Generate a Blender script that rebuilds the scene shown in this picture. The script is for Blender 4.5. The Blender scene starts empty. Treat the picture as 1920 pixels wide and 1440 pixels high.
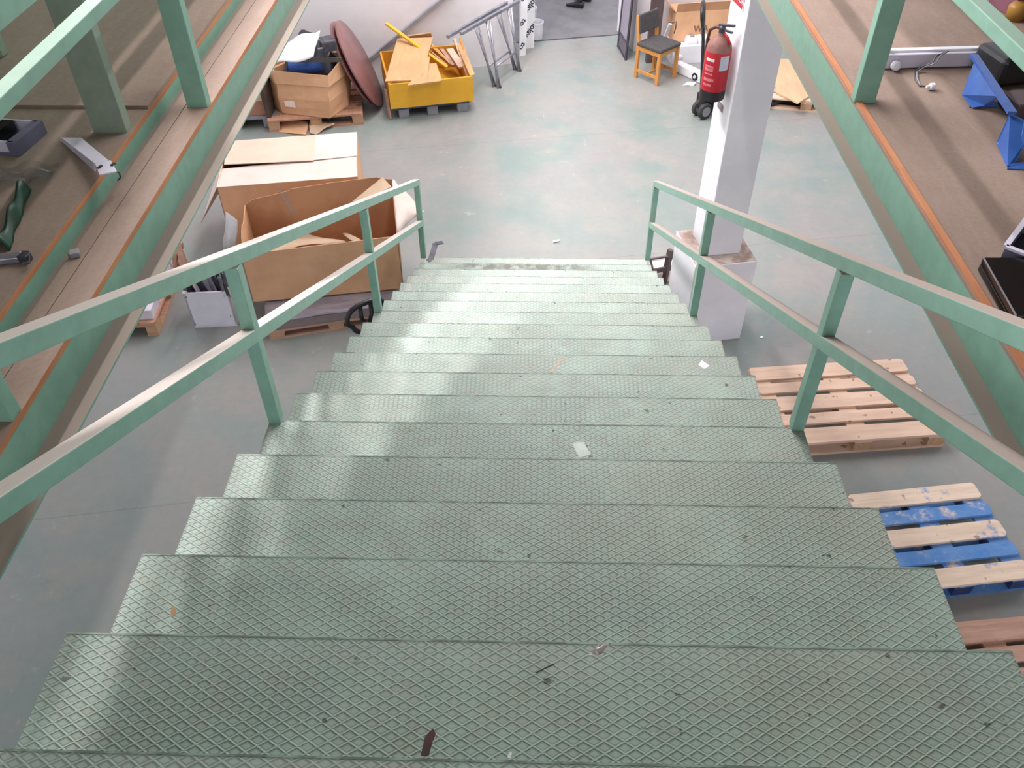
import bpy, bmesh, math, random
from mathutils import Vector, Matrix, Euler
random.seed(7)
SC = bpy.context.scene
COL = SC.collection
R = math.radians
# ------------------------------------------------------------------ camera
FPX = 1589.336
CAM = Vector((-0.00863, -0.64244, 4.84186))
CR = Vector((0.99962662, 0.02621425, -0.0077095))      # right
CU = Vector((-0.01238552, 0.68619537, 0.72731184))     # up
CF = Vector((-0.02435616, 0.72694479, -0.68626383))    # forward
cd = bpy.data.cameras.new('camera'); cam = bpy.data.objects.new('camera', cd); COL.objects.link(cam)
m = Matrix((( CR.x, CU.x, -CF.x, CAM.x), (CR.y, CU.y, -CF.y, CAM.y), (CR.z, CU.z, -CF.z, CAM.z), (0, 0, 0, 1)))
cam.matrix_world = m
cd.sensor_fit = 'HORIZONTAL'; cd.sensor_width = 36.0; cd.lens = FPX / 1920 * 36.0
cd.clip_start = 0.05; cd.clip_end = 100
SC.camera = cam
# ------------------------------------------------------------------ light
SC.view_settings.view_transform = 'Standard'; SC.view_settings.look = 'None'
SC.view_settings.exposure = 0.1; SC.view_settings.gamma = 1.0
W = bpy.data.worlds.new('hall_daylight'); SC.world = W; W.use_nodes = True
bg = W.node_tree.nodes['Background']; bg.inputs[0].default_value = (0.93, 0.93, 1.0, 1); bg.inputs[1].default_value = 1.05

def area(name, loc, sx, sy, power, color=(1, 1, 1), rot=(0, 0, 0)):
    d = bpy.data.lights.new(name, 'AREA'); d.shape = 'RECTANGLE'; d.size = sx; d.size_y = sy
    d.energy = power; d.color = color
    o = bpy.data.objects.new(name, d); COL.objects.link(o); o.location = loc; o.rotation_euler = rot
    return o
area('aisle_light', (0.33, 6.9, 6.5), 0.10, 8.0, 250, (1.0, 0.96, 0.95))
area('side_light', (-2.4, 5.2, 6.5), 0.34, 5.6, 800, (1.0, 0.97, 0.97))
area('camera_side_fill', (0.0, -5.0, 5.6), 7.0, 2.4, 90, (0.95, 0.96, 1.0), (R(80), 0, 0))  # added fill from behind the camera, no real window there
area('rear_light', (-0.8, 10.2, 6.2), 0.4, 2.6, 210, (1.0, 0.95, 0.97))

def pz(px, py, z):
    """point of the room at height z seen in a picture position (1920x1440)"""
    d = CR * ((px - 960) / FPX) + CU * (-(py - 720) / FPX) + CF
    return CAM + d * ((z - CAM.z) / d.z)
def pyy(px, py, y):
    d = CR * ((px - 960) / FPX) + CU * (-(py - 720) / FPX) + CF
    return CAM + d * ((y - CAM.y) / d.y)
def pxx(px, py, x):
    d = CR * ((px - 960) / FPX) + CU * (-(py - 720) / FPX) + CF
    return CAM + d * ((x - CAM.x) / d.x)
def pplane(px, py, p0, n):
    d = CR * ((px - 960) / FPX) + CU * (-(py - 720) / FPX) + CF
    return CAM + d * ((p0 - CAM).dot(n) / d.dot(n))

# ------------------------------------------------------------------ materials
def s2l(c):
    return tuple(((v / 255) / 12.92 if v / 255 <= 0.04045 else ((v / 255 + 0.055) / 1.055) ** 2.4) for v in c) + (1,)
class NT:
    def __init__(s, name):
        s.m = bpy.data.materials.new(name); s.m.use_nodes = True
        s.t = s.m.node_tree; s.b = s.t.nodes['Principled BSDF']
    def n(s, typ, **kw):
        o = s.t.nodes.new(typ)
        for k, v in kw.items():
            if k.startswith('i_'):
                key = k[2:]; key = int(key) if key.isdigit() else key
                s.set(o.inputs[key], v)
            else: setattr(o, k, v)
        return o
    def set(s, inp, v):
        if isinstance(v, bpy.types.NodeSocket): s.t.links.new(v, inp)
        else: inp.default_value = v
    def math(s, op, a, b=None, c=None, clamp=False):
        o = s.t.nodes.new('ShaderNodeMath'); o.operation = op; o.use_clamp = clamp
        s.set(o.inputs[0], a)
        if b is not None: s.set(o.inputs[1], b)
        if c is not None: s.set(o.inputs[2], c)
        return o.outputs[0]
    def ramp(s, v, lo, hi, a=0.0, b=1.0):
        o = s.t.nodes.new('ShaderNodeMapRange'); o.interpolation_type = 'SMOOTHSTEP'
        s.set(o.inputs['Value'], v); o.inputs['From Min'].default_value = lo; o.inputs['From Max'].default_value = hi
        o.inputs['To Min'].default_value = a; o.inputs['To Max'].default_value = b
        return o.outputs['Result']
    def mix(s, f, a, b, mode='MIX'):
        o = s.t.nodes.new('ShaderNodeMix'); o.data_type = 'RGBA'; o.blend_type = mode
        s.set(o.inputs[0], f); s.set(o.inputs[6], a); s.set(o.inputs[7], b)
        return o.outputs[2]
    def noise(s, scale, detail=4, rough=0.55, vec=None, stretch=None, loc=(0, 0, 0)):
        o = s.t.nodes.new('ShaderNodeTexNoise'); o.inputs['Scale'].default_value = scale
        o.inputs['Detail'].default_value = detail; o.inputs['Roughness'].default_value = rough
        if vec is None: vec = s.coord()
        mp = s.t.nodes.new('ShaderNodeMapping'); s.t.links.new(vec, mp.inputs[0])
        mp.inputs['Location'].default_value = loc
        if stretch: mp.inputs['Scale'].default_value = stretch
        s.t.links.new(mp.outputs[0], o.inputs['Vector'])
        return o.outputs['Fac']
    def coord(s, w='Object'):
        if not hasattr(s, '_tc'): s._tc = s.t.nodes.new('ShaderNodeTexCoord')
        return s._tc.outputs[w]
    def bump(s, h, strength=0.3, dist=0.01):
        o = s.t.nodes.new('ShaderNodeBump'); o.inputs['Strength'].default_value = strength; o.inputs['Distance'].default_value = dist
        s.set(o.inputs['Height'], h); s.t.links.new(o.outputs[0], s.b.inputs['Normal'])
    def col(s, c): s.set(s.b.inputs['Base Color'], c)
    def rough(s, v): s.set(s.b.inputs['Roughness'], v)

MATS = {}
def mat(name, rgb, rough=0.6, rgb2=None, scale=8, stretch=None, metal=0.0, bump=0.0, bscale=None, lo=0.35, hi=0.65, spec=None):
    if name in MATS: return MATS[name]
    t = NT(name); c1 = s2l(rgb)
    if rgb2 is None: rgb2 = tuple(v * 0.86 for v in rgb)
    f = t.ramp(t.noise(scale, 5, 0.6, stretch=stretch), lo, hi)
    t.col(t.mix(f, c1, s2l(rgb2))); t.rough(rough); t.b.inputs['Metallic'].default_value = metal
    if spec is not None: t.b.inputs['Specular IOR Level'].default_value = spec
    if bump: t.bump(t.noise(bscale or scale * 3, 4, 0.6, stretch=stretch), bump, 0.01)
    MATS[name] = t.m; return t.m

def green_paint(name, rgb, dust=(150, 130, 118), amount=0.9):
    """green enamel with grey-brown dust lying on the faces that look up"""
    if name in MATS: return MATS[name]
    t = NT(name)
    n = t.noise(14, 5, 0.6)
    c = t.mix(t.ramp(n, 0.3, 0.7), s2l(rgb), s2l(tuple(v * 0.93 for v in rgb)))
    g = t.n('ShaderNodeNewGeometry'); sp = t.n('ShaderNodeSeparateXYZ', i_0=g.outputs['Normal'])
    up = t.ramp(sp.outputs[2], 0.55, 0.8)
    n2 = t.ramp(t.noise(5, 5, 0.6), 0.1, 0.45, 0.75, 1.0)
    f = t.math('MULTIPLY', t.math('MULTIPLY', up, n2), amount)
    t.col(t.mix(f, c, s2l(dust))); t.set(t.b.inputs['Roughness'], t.math('MULTIPLY_ADD', f, 0.35, 0.42))
    MATS[name] = t.m; return t.m

M_BEAM = green_paint('green_beam_paint', (124, 164, 146), (128, 112, 102), 0.97)
M_RAIL = green_paint('green_rail_paint_lit_top', (136, 176, 160), (222, 204, 198), 0.92)  # dust on top paled to paint in the bright light on the left rail
M_RAILM = green_paint('green_guard_paint', (130, 170, 152), (128, 148, 132), 0.7)

def floor_mat():
    t = NT('painted_concrete_floor')
    big = t.noise(0.55, 5, 0.6); mid = t.noise(2.3, 6, 0.65, loc=(3, 1, 0)); fine = t.noise(14, 5, 0.65)
    c = t.mix(t.ramp(big, 0.35, 0.65), s2l((138, 144, 141)), s2l((144, 141, 139)))
    c = t.mix(t.ramp(t.noise(1.4, 3, 0.5, loc=(7, 2, 0)), 0.45, 0.7), c, s2l((126, 140, 136)))
    # worn path down the middle of the hall
    sp = t.n('ShaderNodeSeparateXYZ', i_0=t.coord())
    px_ = t.math('ABSOLUTE', t.math('SUBTRACT', sp.outputs[0], 0.05))
    path = t.math('MULTIPLY', t.ramp(px_, 0.5, 2.0, 1, 0), t.ramp(sp.outputs[1], 5.8, 8.2))
    wear = t.ramp(mid, 0.47, 0.62)
    w1 = t.math('MULTIPLY', t.math('MULTIPLY', path, 0.95), t.ramp(mid, 0.3, 0.52))
    c = t.mix(w1, c, s2l((176, 157, 150)))
    c = t.mix(t.math('MULTIPLY', wear, 0.32), c, s2l((160, 148, 141)))
    # pale scuffs
    sc = t.ramp(t.noise(6, 8, 0.72, loc=(2, 9, 0)), 0.62, 0.7)
    c = t.mix(t.math('MULTIPLY', sc, t.math('MULTIPLY_ADD', path, 0.6, 0.22)), c, s2l((214, 208, 200)))
    st = t.ramp(t.noise(5, 6, 0.7, loc=(5, 5, 0), stretch=(3.2, 0.5, 1)), 0.66, 0.74)
    c = t.mix(t.math('MULTIPLY', st, 0.35), c, s2l((206, 200, 192)))
    c = t.mix(t.math('MULTIPLY', t.ramp(fine, 0.3, 0.75), 0.22), c, s2l((120, 122, 114)))
    dk = t.ramp(t.noise(3.1, 6, 0.7, loc=(1, 4, 0), stretch=(0.8, 2.0, 1)), 0.6, 0.75)
    c = t.mix(t.math('MULTIPLY', dk, 0.25), c, s2l((104, 116, 110)))
    # control joints cut square to the hall
    a = 0.167
    v = t.math('SUBTRACT', t.math('MULTIPLY', sp.outputs[1], math.cos(a)), t.math('MULTIPLY', sp.outputs[0], math.sin(a)))
    j = t.math('PINGPONG', t.math('SUBTRACT', v, 4.80), 1.275)
    jl = t.ramp(j, 0.0, 0.007, 1, 0)
    c = t.mix(t.math('MULTIPLY', jl, 0.45), c, s2l((98, 100, 96)))
    t.col(c); t.set(t.b.inputs['Roughness'], t.math('MULTIPLY_ADD', t.ramp(mid, 0.3, 0.7), 0.22, 0.30))
    t.b.inputs['Specular IOR Level'].default_value = 0.45
    t.bump(t.noise(30, 4, 0.6), 0.08, 0.004)
    return t.m

def tread_mat():
    t = NT('green_expanded_metal_pattern')
    sp = t.n('ShaderNodeSeparateXYZ', i_0=t.coord())
    wob = t.math('MULTIPLY', t.math('SUBTRACT', t.noise(9, 2, 0.5), 0.5), 0.16)
    x = t.math('ADD', t.math('DIVIDE', sp.outputs[0], 0.0415), wob); y = t.math('DIVIDE', sp.outputs[1], 0.0258)
    u = t.math('PINGPONG', t.math('ADD', t.math('ADD', x, y), 200.0), 0.5)
    v = t.math('PINGPONG', t.math('ADD', t.math('SUBTRACT', x, y), 200.0), 0.5)
    d = t.math('MINIMUM', u, v)
    ridge = t.ramp(d, 0.03, 0.13, 1, 0)
    n1 = t.noise(3.2, 6, 0.65); n2 = t.noise(18, 5, 0.65); n3 = t.noise(1.3, 3, 0.5, loc=(4, 0, 2))
    c = t.mix(t.ramp(n1, 0.3, 0.7), s2l((184, 200, 189)), s2l((170, 184, 174)))
    c = t.mix(t.math('MULTIPLY', t.ramp(n2, 0.42, 0.7), 0.4), c, s2l((184, 170, 160)))
    c = t.mix(t.math('MULTIPLY', t.ramp(n3, 0.45, 0.7), 0.4), c, s2l((182, 176, 164)))
    c = t.mix(t.math('MULTIPLY', ridge, 0.35), c, s2l((192, 206, 196)))
    # dirt plus painted rib shade, darker bands that deepen the relief
    rim = t.math('MULTIPLY', t.ramp(d, 0.10, 0.15), t.ramp(d, 0.2, 0.28, 1, 0))
    c = t.mix(t.math('MULTIPLY', rim, t.ramp(n1, 0.3, 0.6, 0.15, 0.5)), c, s2l((86, 88, 78)))
    ch = t.math('MULTIPLY', t.ramp(t.noise(26, 3, 0.5, loc=(8, 1, 0)), 0.71, 0.74), 0.75)
    c = t.mix(ch, c, s2l((66, 66, 60)))
    wt = t.math('MULTIPLY', t.ramp(t.noise(55, 2, 0.5, loc=(1, 7, 0)), 0.76, 0.79), 0.8)
    c = t.mix(wt, c, s2l((222, 222, 214)))
    # dirty worn band on the lowest treads
    band = t.math('MULTIPLY', t.ramp(sp.outputs[1], 5.55, 5.62), t.ramp(sp.outputs[1], 5.69, 5.73, 1, 0))
    bx_ = t.math('MULTIPLY', t.ramp(sp.outputs[0], -0.95, -0.5), t.ramp(sp.outputs[0], 0.3, 0.7, 1, 0))
    c = t.mix(t.math('MULTIPLY', t.math('MULTIPLY', band, bx_), t.ramp(t.noise(9, 4, 0.6), 0.3, 0.6, 0.2, 0.85)), c, s2l((88, 86, 76)))
    t.col(c)
    t.set(t.b.inputs['Roughness'], t.math('MULTIPLY_ADD', n2, 0.25, 0.40))
    t.bump(ridge, 0.8, 0.003)
    return t.m

def board_mat(name, c1, c2, c3):
    """dusty flooring board with a wiped, streaky look"""
    t = NT(name)
    n1 = t.noise(1.6, 6, 0.65); n2 = t.noise(10, 5, 0.7, stretch=(2.5, 0.5, 1)); n3 = t.noise(60, 3, 0.6)
    c = t.mix(t.ramp(n1, 0.3, 0.7), s2l(c1), s2l(c2))
    c = t.mix(t.math('MULTIPLY', t.ramp(n2, 0.45, 0.75), 0.5), c, s2l(c3))
    c = t.mix(t.math('MULTIPLY', t.ramp(n3, 0.4, 0.7), 0.15), c, s2l((90, 76, 68)))
    t.col(c); t.rough(0.85)
    t.bump(n2, 0.1, 0.004); return t.m

def wood_mat(name, c1, c2, axis=0, rough=0.75, knot=(120, 88, 66), knots=0.7):
    if name in MATS: return MATS[name]
    t = NT(name)
    st = [9, 9, 9]; st[axis] = 0.7
    n = t.noise(3.5, 6, 0.65, stretch=tuple(st)); b = t.noise(2.0, 3, 0.5)
    c = t.mix(t.ramp(n, 0.3, 0.7), s2l(c1), s2l(c2))
    c = t.mix(t.math('MULTIPLY', t.ramp(b, 0.4, 0.7), 0.3), c, s2l(tuple(v * 0.85 for v in c2)))
    k = t.math('MULTIPLY', t.ramp(t.noise(11, 2, 0.4, loc=(3, 3, 3)), 0.69, 0.74), knots)
    c = t.mix(k, c, s2l(knot))
    t.col(c); t.rough(rough); t.bump(n, 0.15, 0.003)
    MATS[name] = t.m; return t.m
def blue_wood(name, part):
    """deal board with worn blue paint; part = how much paint remains"""
    if name in MATS: return MATS[name]
    t = NT(name)
    n = t.noise(3.5, 6, 0.65, stretch=(0.7, 9, 9)); e = t.noise(4, 5, 0.7, loc=(2, 5, 1))
    w = t.mix(t.ramp(n, 0.3, 0.7), s2l((238, 214, 192)), s2l((220, 194, 172)))
    bl = t.mix(t.ramp(t.noise(7, 5, 0.7), 0.3, 0.7), s2l((74, 128, 196)), s2l((110, 150, 200)))
    f = t.ramp(e, 0.72 - part, 0.86 - part)
    k = t.math('MULTIPLY', t.ramp(t.noise(11, 2, 0.4, loc=(3, 3, 3)), 0.69, 0.74), 0.7)
    w = t.mix(k, w, s2l((140, 100, 80)))
    t.col(t.mix(f, w, bl)); t.rough(0.75); MATS[name] = t.m; return t.m

M_FLOOR = floor_mat(); M_TREAD = tread_mat()
M_BOARD = board_mat('dusty_deck_board', (150, 128, 116), (138, 116, 104), (158, 138, 126))
M_EDGE = wood_mat('orange_board_edge', (196, 132, 92), (172, 108, 70), 1, 0.7, knots=0.2)
M_WALL = mat('white_wall_paint', (232, 228, 230), 0.6, (222, 216, 220), 1.5, bump=0.05)
M_COLUMN = mat('white_column_paint', (244, 241, 246), 0.55, (236, 232, 240), 2.2, bump=0.06, bscale=18)
M_PLINTHTOP = mat('dusty_plinth_top', (150, 126, 116), 0.85, (196, 180, 172), 9)
M_CARD = mat('brown_cardboard', (222, 174, 136), 0.8, (208, 160, 122), 2.5, bump=0.05)
M_CARDIN = mat('cardboard_inside', (196, 148, 112), 0.85, (180, 132, 98), 2.5)
M_CARDL = mat('pale_cardboard', (226, 208, 198), 0.75, (216, 196, 184), 2.0)
M_CARDT = mat('tan_cardboard', (206, 178, 150), 0.8, (196, 166, 138), 3)
M_STEEL = mat('grey_steel_tube', (168, 168, 176), 0.35, (140, 140, 150), 10, metal=0.6)
M_DARKSTEEL = mat('dark_steel', (92, 90, 98), 0.45, (70, 68, 76), 10, metal=0.5)
M_BLACK = mat('black_plastic', (38, 36, 40), 0.4, (28, 27, 30), 10)
M_BLACKG = mat('black_gloss', (26, 22, 24), 0.15, (20, 18, 20), 10)
M_WHITE = mat('white_enamel', (232, 230, 234), 0.45, (222, 220, 226), 5)
M_WHITEPAPER = mat('white_paper', (244, 242, 242), 0.7, (234, 232, 234), 5)
M_GREYBOX = mat('grey_laminate', (226, 222, 230), 0.5, (216, 212, 222), 3)
M_YELLOW = mat('yellow_painted_board', (232, 176, 50), 0.5, (222, 164, 40), 3)
M_YELLOWIN = mat('yellow_board_inside', (216, 156, 44), 0.6, (200, 140, 36), 3)
M_BEECH = wood_mat('orange_beech', (206, 144, 74), (190, 128, 62), 2, 0.5, knots=0.1)
M_VENEER = wood_mat('tan_veneer_sheet', (208, 166, 118), (198, 154, 106), 1, 0.55, knots=0.1)
M_PINE = wood_mat('pallet_pine', (226, 194, 172), (208, 174, 152), 0)
M_PINE2 = wood_mat('pallet_pine_dark', (198, 158, 138), (172, 132, 114), 0)
M_PINEBLK = wood_mat('pallet_pine_block', (196, 158, 124), (176, 138, 104), 1)
M_PINEY = wood_mat('pallet_pine_lengthwise', (196, 150, 124), (176, 130, 106), 1)
M_BLUEB = blue_wood('blue_pallet_paint', 0.42)
M_BLUEW = blue_wood('blue_pallet_worn', 0.19)
M_BLUED = mat('dark_blue_paint', (52, 70, 122), 0.6, (40, 54, 98), 6)
M_BLUEM = mat('blue_enamel', (58, 100, 176), 0.4, (46, 82, 152), 5)
M_BLUEPLATE = mat('dark_blue_pallet_plastic', (74, 86, 108), 0.55, (62, 74, 96), 5)
M_GREYPLASTIC = mat('grey_plastic', (142, 142, 150), 0.55, (126, 126, 136), 5)
M_SEAT = mat('grey_seat_fabric', (78, 74, 74), 0.85, (68, 64, 66), 30, bump=0.1)
M_RED = mat('red_enamel', (196, 32, 48), 0.3, (180, 26, 42), 4)
M_REDDUST = mat('dusty_red', (132, 84, 78), 0.7, (150, 110, 100), 10)
M_SIGNRED = mat('red_sign', (190, 44, 62), 0.4, (182, 40, 58), 4)
M_TABLE = mat('red_brown_laminate', (138, 96, 94), 0.3, (126, 86, 86), 3)
M_WRAP = mat('stretch_film_over_grey', (160, 150, 158), 0.22, (134, 126, 136), 3, stretch=(1, 6, 1), bump=0.35, bscale=9)
M_RUBBER = mat('dark_rubber', (58, 56, 58), 0.7, (46, 44, 46), 8)
M_GREYHUB = mat('grey_hub', (150, 148, 152), 0.45, (130, 128, 134), 8)
M_MESH = None
M_BROWNSTEEL = mat('brown_steel', (92, 76, 78), 0.55, (80, 64, 66), 4)
M_TERRA = mat('terracotta_board', (186, 138, 116), 0.8, (170, 120, 100), 4)
M_DKBROWN = mat('dark_brown_board', (84, 68, 60), 0.7, (70, 56, 50), 4)
M_CLOTH = mat('dark_work_cloth', (66, 66, 76), 0.9, (50, 50, 58), 8, bump=0.2)
M_TROUSER = mat('navy_trousers', (34, 36, 46), 0.85, (28, 30, 38), 12)
M_SKIN = mat('skin', (196, 150, 126), 0.6, (186, 140, 118), 10)
M_HAIR = mat('dark_hair', (40, 30, 26), 0.7, (30, 24, 20), 20)
M_SHIRT = mat('dark_work_shirt', (52, 56, 70), 0.85, (44, 48, 60), 10)
M_LEATHER = mat('black_leather', (30, 29, 32), 0.35, (24, 23, 26), 15)
M_INK = mat('dark_print', (52, 50, 72), 0.6, (48, 46, 66), 4)
M_BROWNINK = mat('brown_print', (134, 104, 84), 0.8, (126, 96, 78), 4)
M_WHITEINK = mat('white_print', (240, 226, 226), 0.5, (234, 220, 220), 4)
M_GREENBAG = mat('dark_green_plastic', (20, 82, 58), 0.35, (12, 60, 42), 6)
M_LILAC = mat('lilac_grey_plastic', (112, 106, 132), 0.5, (98, 94, 118), 5)
M_LILACL = mat('pale_lilac_metal', (212, 206, 220), 0.4, (200, 194, 210), 5)
M_GREYGREEN = green_paint('grey_green_paint', (136, 148, 132), (150, 150, 138), 0.7)
M_TAPE = mat('brown_tape', (188, 150, 120), 0.4, (180, 142, 112), 5)

def clear_film():
    t = NT('thin_clear_film'); t.col(s2l((200, 200, 200))); t.rough(0.2)
    t.b.inputs['Transmission Weight'].default_value = 0.9; t.b.inputs['IOR'].default_value = 1.05
    t.b.inputs['Alpha'].default_value = 0.55
    return t.m
M_CLEAR = clear_film()
def mesh_mat():
    t = NT('grey_wire_mesh')
    sp = t.n('ShaderNodeSeparateXYZ', i_0=t.coord())
    u = t.math('PINGPONG', t.math('MULTIPLY', t.math('ADD', sp.outputs[0], sp.outputs[2]), 50.0), 0.5)
    v = t.math('PINGPONG', t.math('MULTIPLY', t.math('SUBTRACT', sp.outputs[0], sp.outputs[2]), 50.0), 0.5)
    d = t.math('MINIMUM', u, v)
    t.col(t.mix(t.ramp(d, 0.1, 0.25, 0, 1), s2l((176, 168, 182)), s2l((120, 112, 126)))); t.rough(0.5)
    t.bump(d, 0.6, 0.004)
    return t.m
M_MESH = mesh_mat()

# ------------------------------------------------------------------ mesh helpers
MW = {}     # world matrix of every parent empty or mesh
class MB:
    def __init__(s): s.bm = bmesh.new()
    def face(s, pts):
        vs = [s.bm.verts.new(p) for p in pts]; return s.bm.faces.new(vs)
    def hexa(s, p):   # 8 points: bottom 4 then top 4
        v = [s.bm.verts.new(q) for q in p]
        for f in ((3, 2, 1, 0), (4, 5, 6, 7), (0, 1, 5, 4), (1, 2, 6, 5), (2, 3, 7, 6), (3, 0, 4, 7)):
            s.bm.faces.new([v[i] for i in f])
        return s
    def box(s, c, d, rz=0.0, M=None):
        c = Vector(c); q = []
        for z in (-.5, .5):
            for x, y in ((-.5, -.5), (.5, -.5), (.5, .5), (-.5, .5)):
                v = Vector((x * d[0], y * d[1], z * d[2]))
                if M is not None: v = M @ v
                elif rz: v = Matrix.Rotation(rz, 3, 'Z') @ v
                q.append(c + v)
        return s.hexa(q)
    def bar(s, a, b, w, h, up=(0, 0, 1)):
        a, b = Vector(a), Vector(b); d = (b - a).normalized(); up = Vector(up)
        r = d.cross(up)
        if r.length < 1e-4: r = d.cross(Vector((0, 1, 0)))
        r.normalize(); u = r.cross(d)
        q = []
        for p in (a, b):
            q.append([p - r * w / 2 - u * h / 2, p + r * w / 2 - u * h / 2, p + r * w / 2 + u * h / 2, p - r * w / 2 + u * h / 2])
        return s.hexa(q[0] + q[1])
    def slab(s, pts, t, n=None):
        """polygon pts (3-d) given thickness t along -normal"""
        pts = [Vector(p) for p in pts]
        if n is None:
            n = Vector((0, 0, 0))
            for i in range(len(pts)):
                a, b = pts[i], pts[(i + 1) % len(pts)]
                n += Vector(((a.y - b.y) * (a.z + b.z), (a.z - b.z) * (a.x + b.x), (a.x - b.x) * (a.y + b.y)))
            n.normalize()
        n = Vector(n)
        top = [s.bm.verts.new(p) for p in pts]; bot = [s.bm.verts.new(p - n * t) for p in pts]
        s.bm.faces.new(top); s.bm.faces.new(bot[::-1])
        k = len(pts)
        for i in range(k): s.bm.faces.new([top[i], bot[i], bot[(i + 1) % k], top[(i + 1) % k]])
        return s
    def prism(s, poly, z0, z1):
        return s.slab([(x, y, z1) for x, y in poly], z1 - z0, (0, 0, 1))
    def tube(s, pts, r, seg=10, cap=True, closed=False):
        pts = [Vector(p) for p in pts]; rings = []
        n = len(pts); prev = None
        rr = r if isinstance(r, (list, tuple)) else [r] * n
        for i, p in enumerate(pts):
            if closed: d = pts[(i + 1) % n] - pts[i - 1]
            elif i == 0: d = pts[1] - pts[0]
            elif i == n - 1: d = pts[-1] - pts[-2]
            else: d = (pts[i + 1] - p).normalized() + (p - pts[i - 1]).normalized()
            d.normalize()
            if prev is None:
                a = d.cross(Vector((0, 0, 1)))
                if a.length < 1e-3: a = d.cross(Vector((0, 1, 0)))
            else: a = prev - d * prev.dot(d)
            a.normalize(); prev = a; b = d.cross(a)
            rings.append([s.bm.verts.new(p + (a * math.cos(2 * math.pi * k / seg) + b * math.sin(2 * math.pi * k / seg)) * rr[i]) for k in range(seg)])
        for i in range(n if closed else n - 1):
            A, B = rings[i], rings[(i + 1) % n]
            for k in range(seg): s.bm.faces.new([A[k], A[(k + 1) % seg], B[(k + 1) % seg], B[k]])
        if cap and not closed:
            s.bm.faces.new(rings[0][::-1]); s.bm.faces.new(rings[-1])
        return s
    def lathe(s, prof, c=(0, 0, 0), axis=(0, 0, 1), seg=24, cap=True):
        c = Vector(c); ax = Vector(axis).normalized()
        a = ax.cross(Vector((0, 0, 1)))
        if a.length < 1e-3: a = Vector((1, 0, 0))
        a.normalize(); b = ax.cross(a); rings = []
        for r, h in prof:
            rings.append([s.bm.verts.new(c + ax * h + (a * math.cos(2 * math.pi * k / seg) + b * math.sin(2 * math.pi * k / seg)) * max(r, 1e-4)) for k in range(seg)])
        for A, B in zip(rings, rings[1:]):
            for k in range(seg): s.bm.faces.new([A[k], A[(k + 1) % seg], B[(k + 1) % seg], B[k]])
        if cap:
            s.bm.faces.new(rings[0][::-1]); s.bm.faces.new(rings[-1])
        return s
    def sheet(s, fn, nu, nv, t=0.003):
        """thin solid sheet from fn(u,v) -> point"""
        g = [[s.bm.verts.new(fn(i / nu, j / nv)) for j in range(nv + 1)] for i in range(nu + 1)]
        fs = []
        for i in range(nu):
            for j in range(nv): fs.append(s.bm.faces.new([g[i][j], g[i + 1][j], g[i + 1][j + 1], g[i][j + 1]]))
        s.bm.normal_update()
        bmesh.ops.solidify(s.bm, geom=fs, thickness=t)
        return s
    def build(s, name, material, parent=None, world=True, bevel=0.0, smooth=False, merge=False, recalc=True):
        if merge: bmesh.ops.remove_doubles(s.bm, verts=s.bm.verts, dist=1e-5)
        if recalc: bmesh.ops.recalc_face_normals(s.bm, faces=s.bm.faces)
        me = bpy.data.meshes.new(name)
        base = Matrix.Identity(4)
        if parent is not None:
            pm = MW[parent.name]
            if world:
                inv = pm.inverted()
                for v in s.bm.verts: v.co = inv @ v.co
        else:
            xs = [v.co.copy() for v in s.bm.verts]
            lo = Vector((min(v.x for v in xs), min(v.y for v in xs), min(v.z for v in xs)))
            hi = Vector((max(v.x for v in xs), max(v.y for v in xs), max(v.z for v in xs)))
            o0 = Vector(((lo.x + hi.x) / 2, (lo.y + hi.y) / 2, lo.z))
            for v in s.bm.verts: v.co -= o0
            base = Matrix.Translation(o0)
        if smooth:
            for f in s.bm.faces: f.smooth = True
        s.bm.to_mesh(me); s.bm.free()
        me.materials.append(material)
        o = bpy.data.objects.new(name, me); COL.objects.link(o)
        if parent is not None:
            o.parent = parent; MW[o.name] = MW[parent.name].copy()
        else:
            o.location = base.to_translation(); MW[o.name] = base
        if bevel:
            b = o.modifiers.new('bevel', 'BEVEL'); b.width = bevel; b.segments = 2; b.limit_method = 'ANGLE'; b.angle_limit = R(40)
        if smooth:
            try:
                me.shade_auto_smooth
            except AttributeError: pass
        return o
def soft(o, ang=40):
    """smooth shading with hard edges kept"""
    es = o.modifiers.new('edges', 'EDGE_SPLIT'); es.split_angle = R(ang)
    return o
def tag(o, label, cat, group=None):
    o['label'] = label; o['category'] = cat
    if group: o['group'] = group
    return o
def thing(name, label, cat, loc=(0, 0, 0), rz=0.0, group=None):
    o = bpy.data.objects.new(name, None); COL.objects.link(o)
    o.location = loc; o.rotation_euler = (0, 0, rz); o.empty_display_size = 0.1
    MW[o.name] = Matrix.Translation(Vector(loc)) @ Matrix.Rotation(rz, 4, 'Z')
    return tag(o, label, cat, group)
def structure(o): o['kind'] = 'structure'; return o
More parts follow.
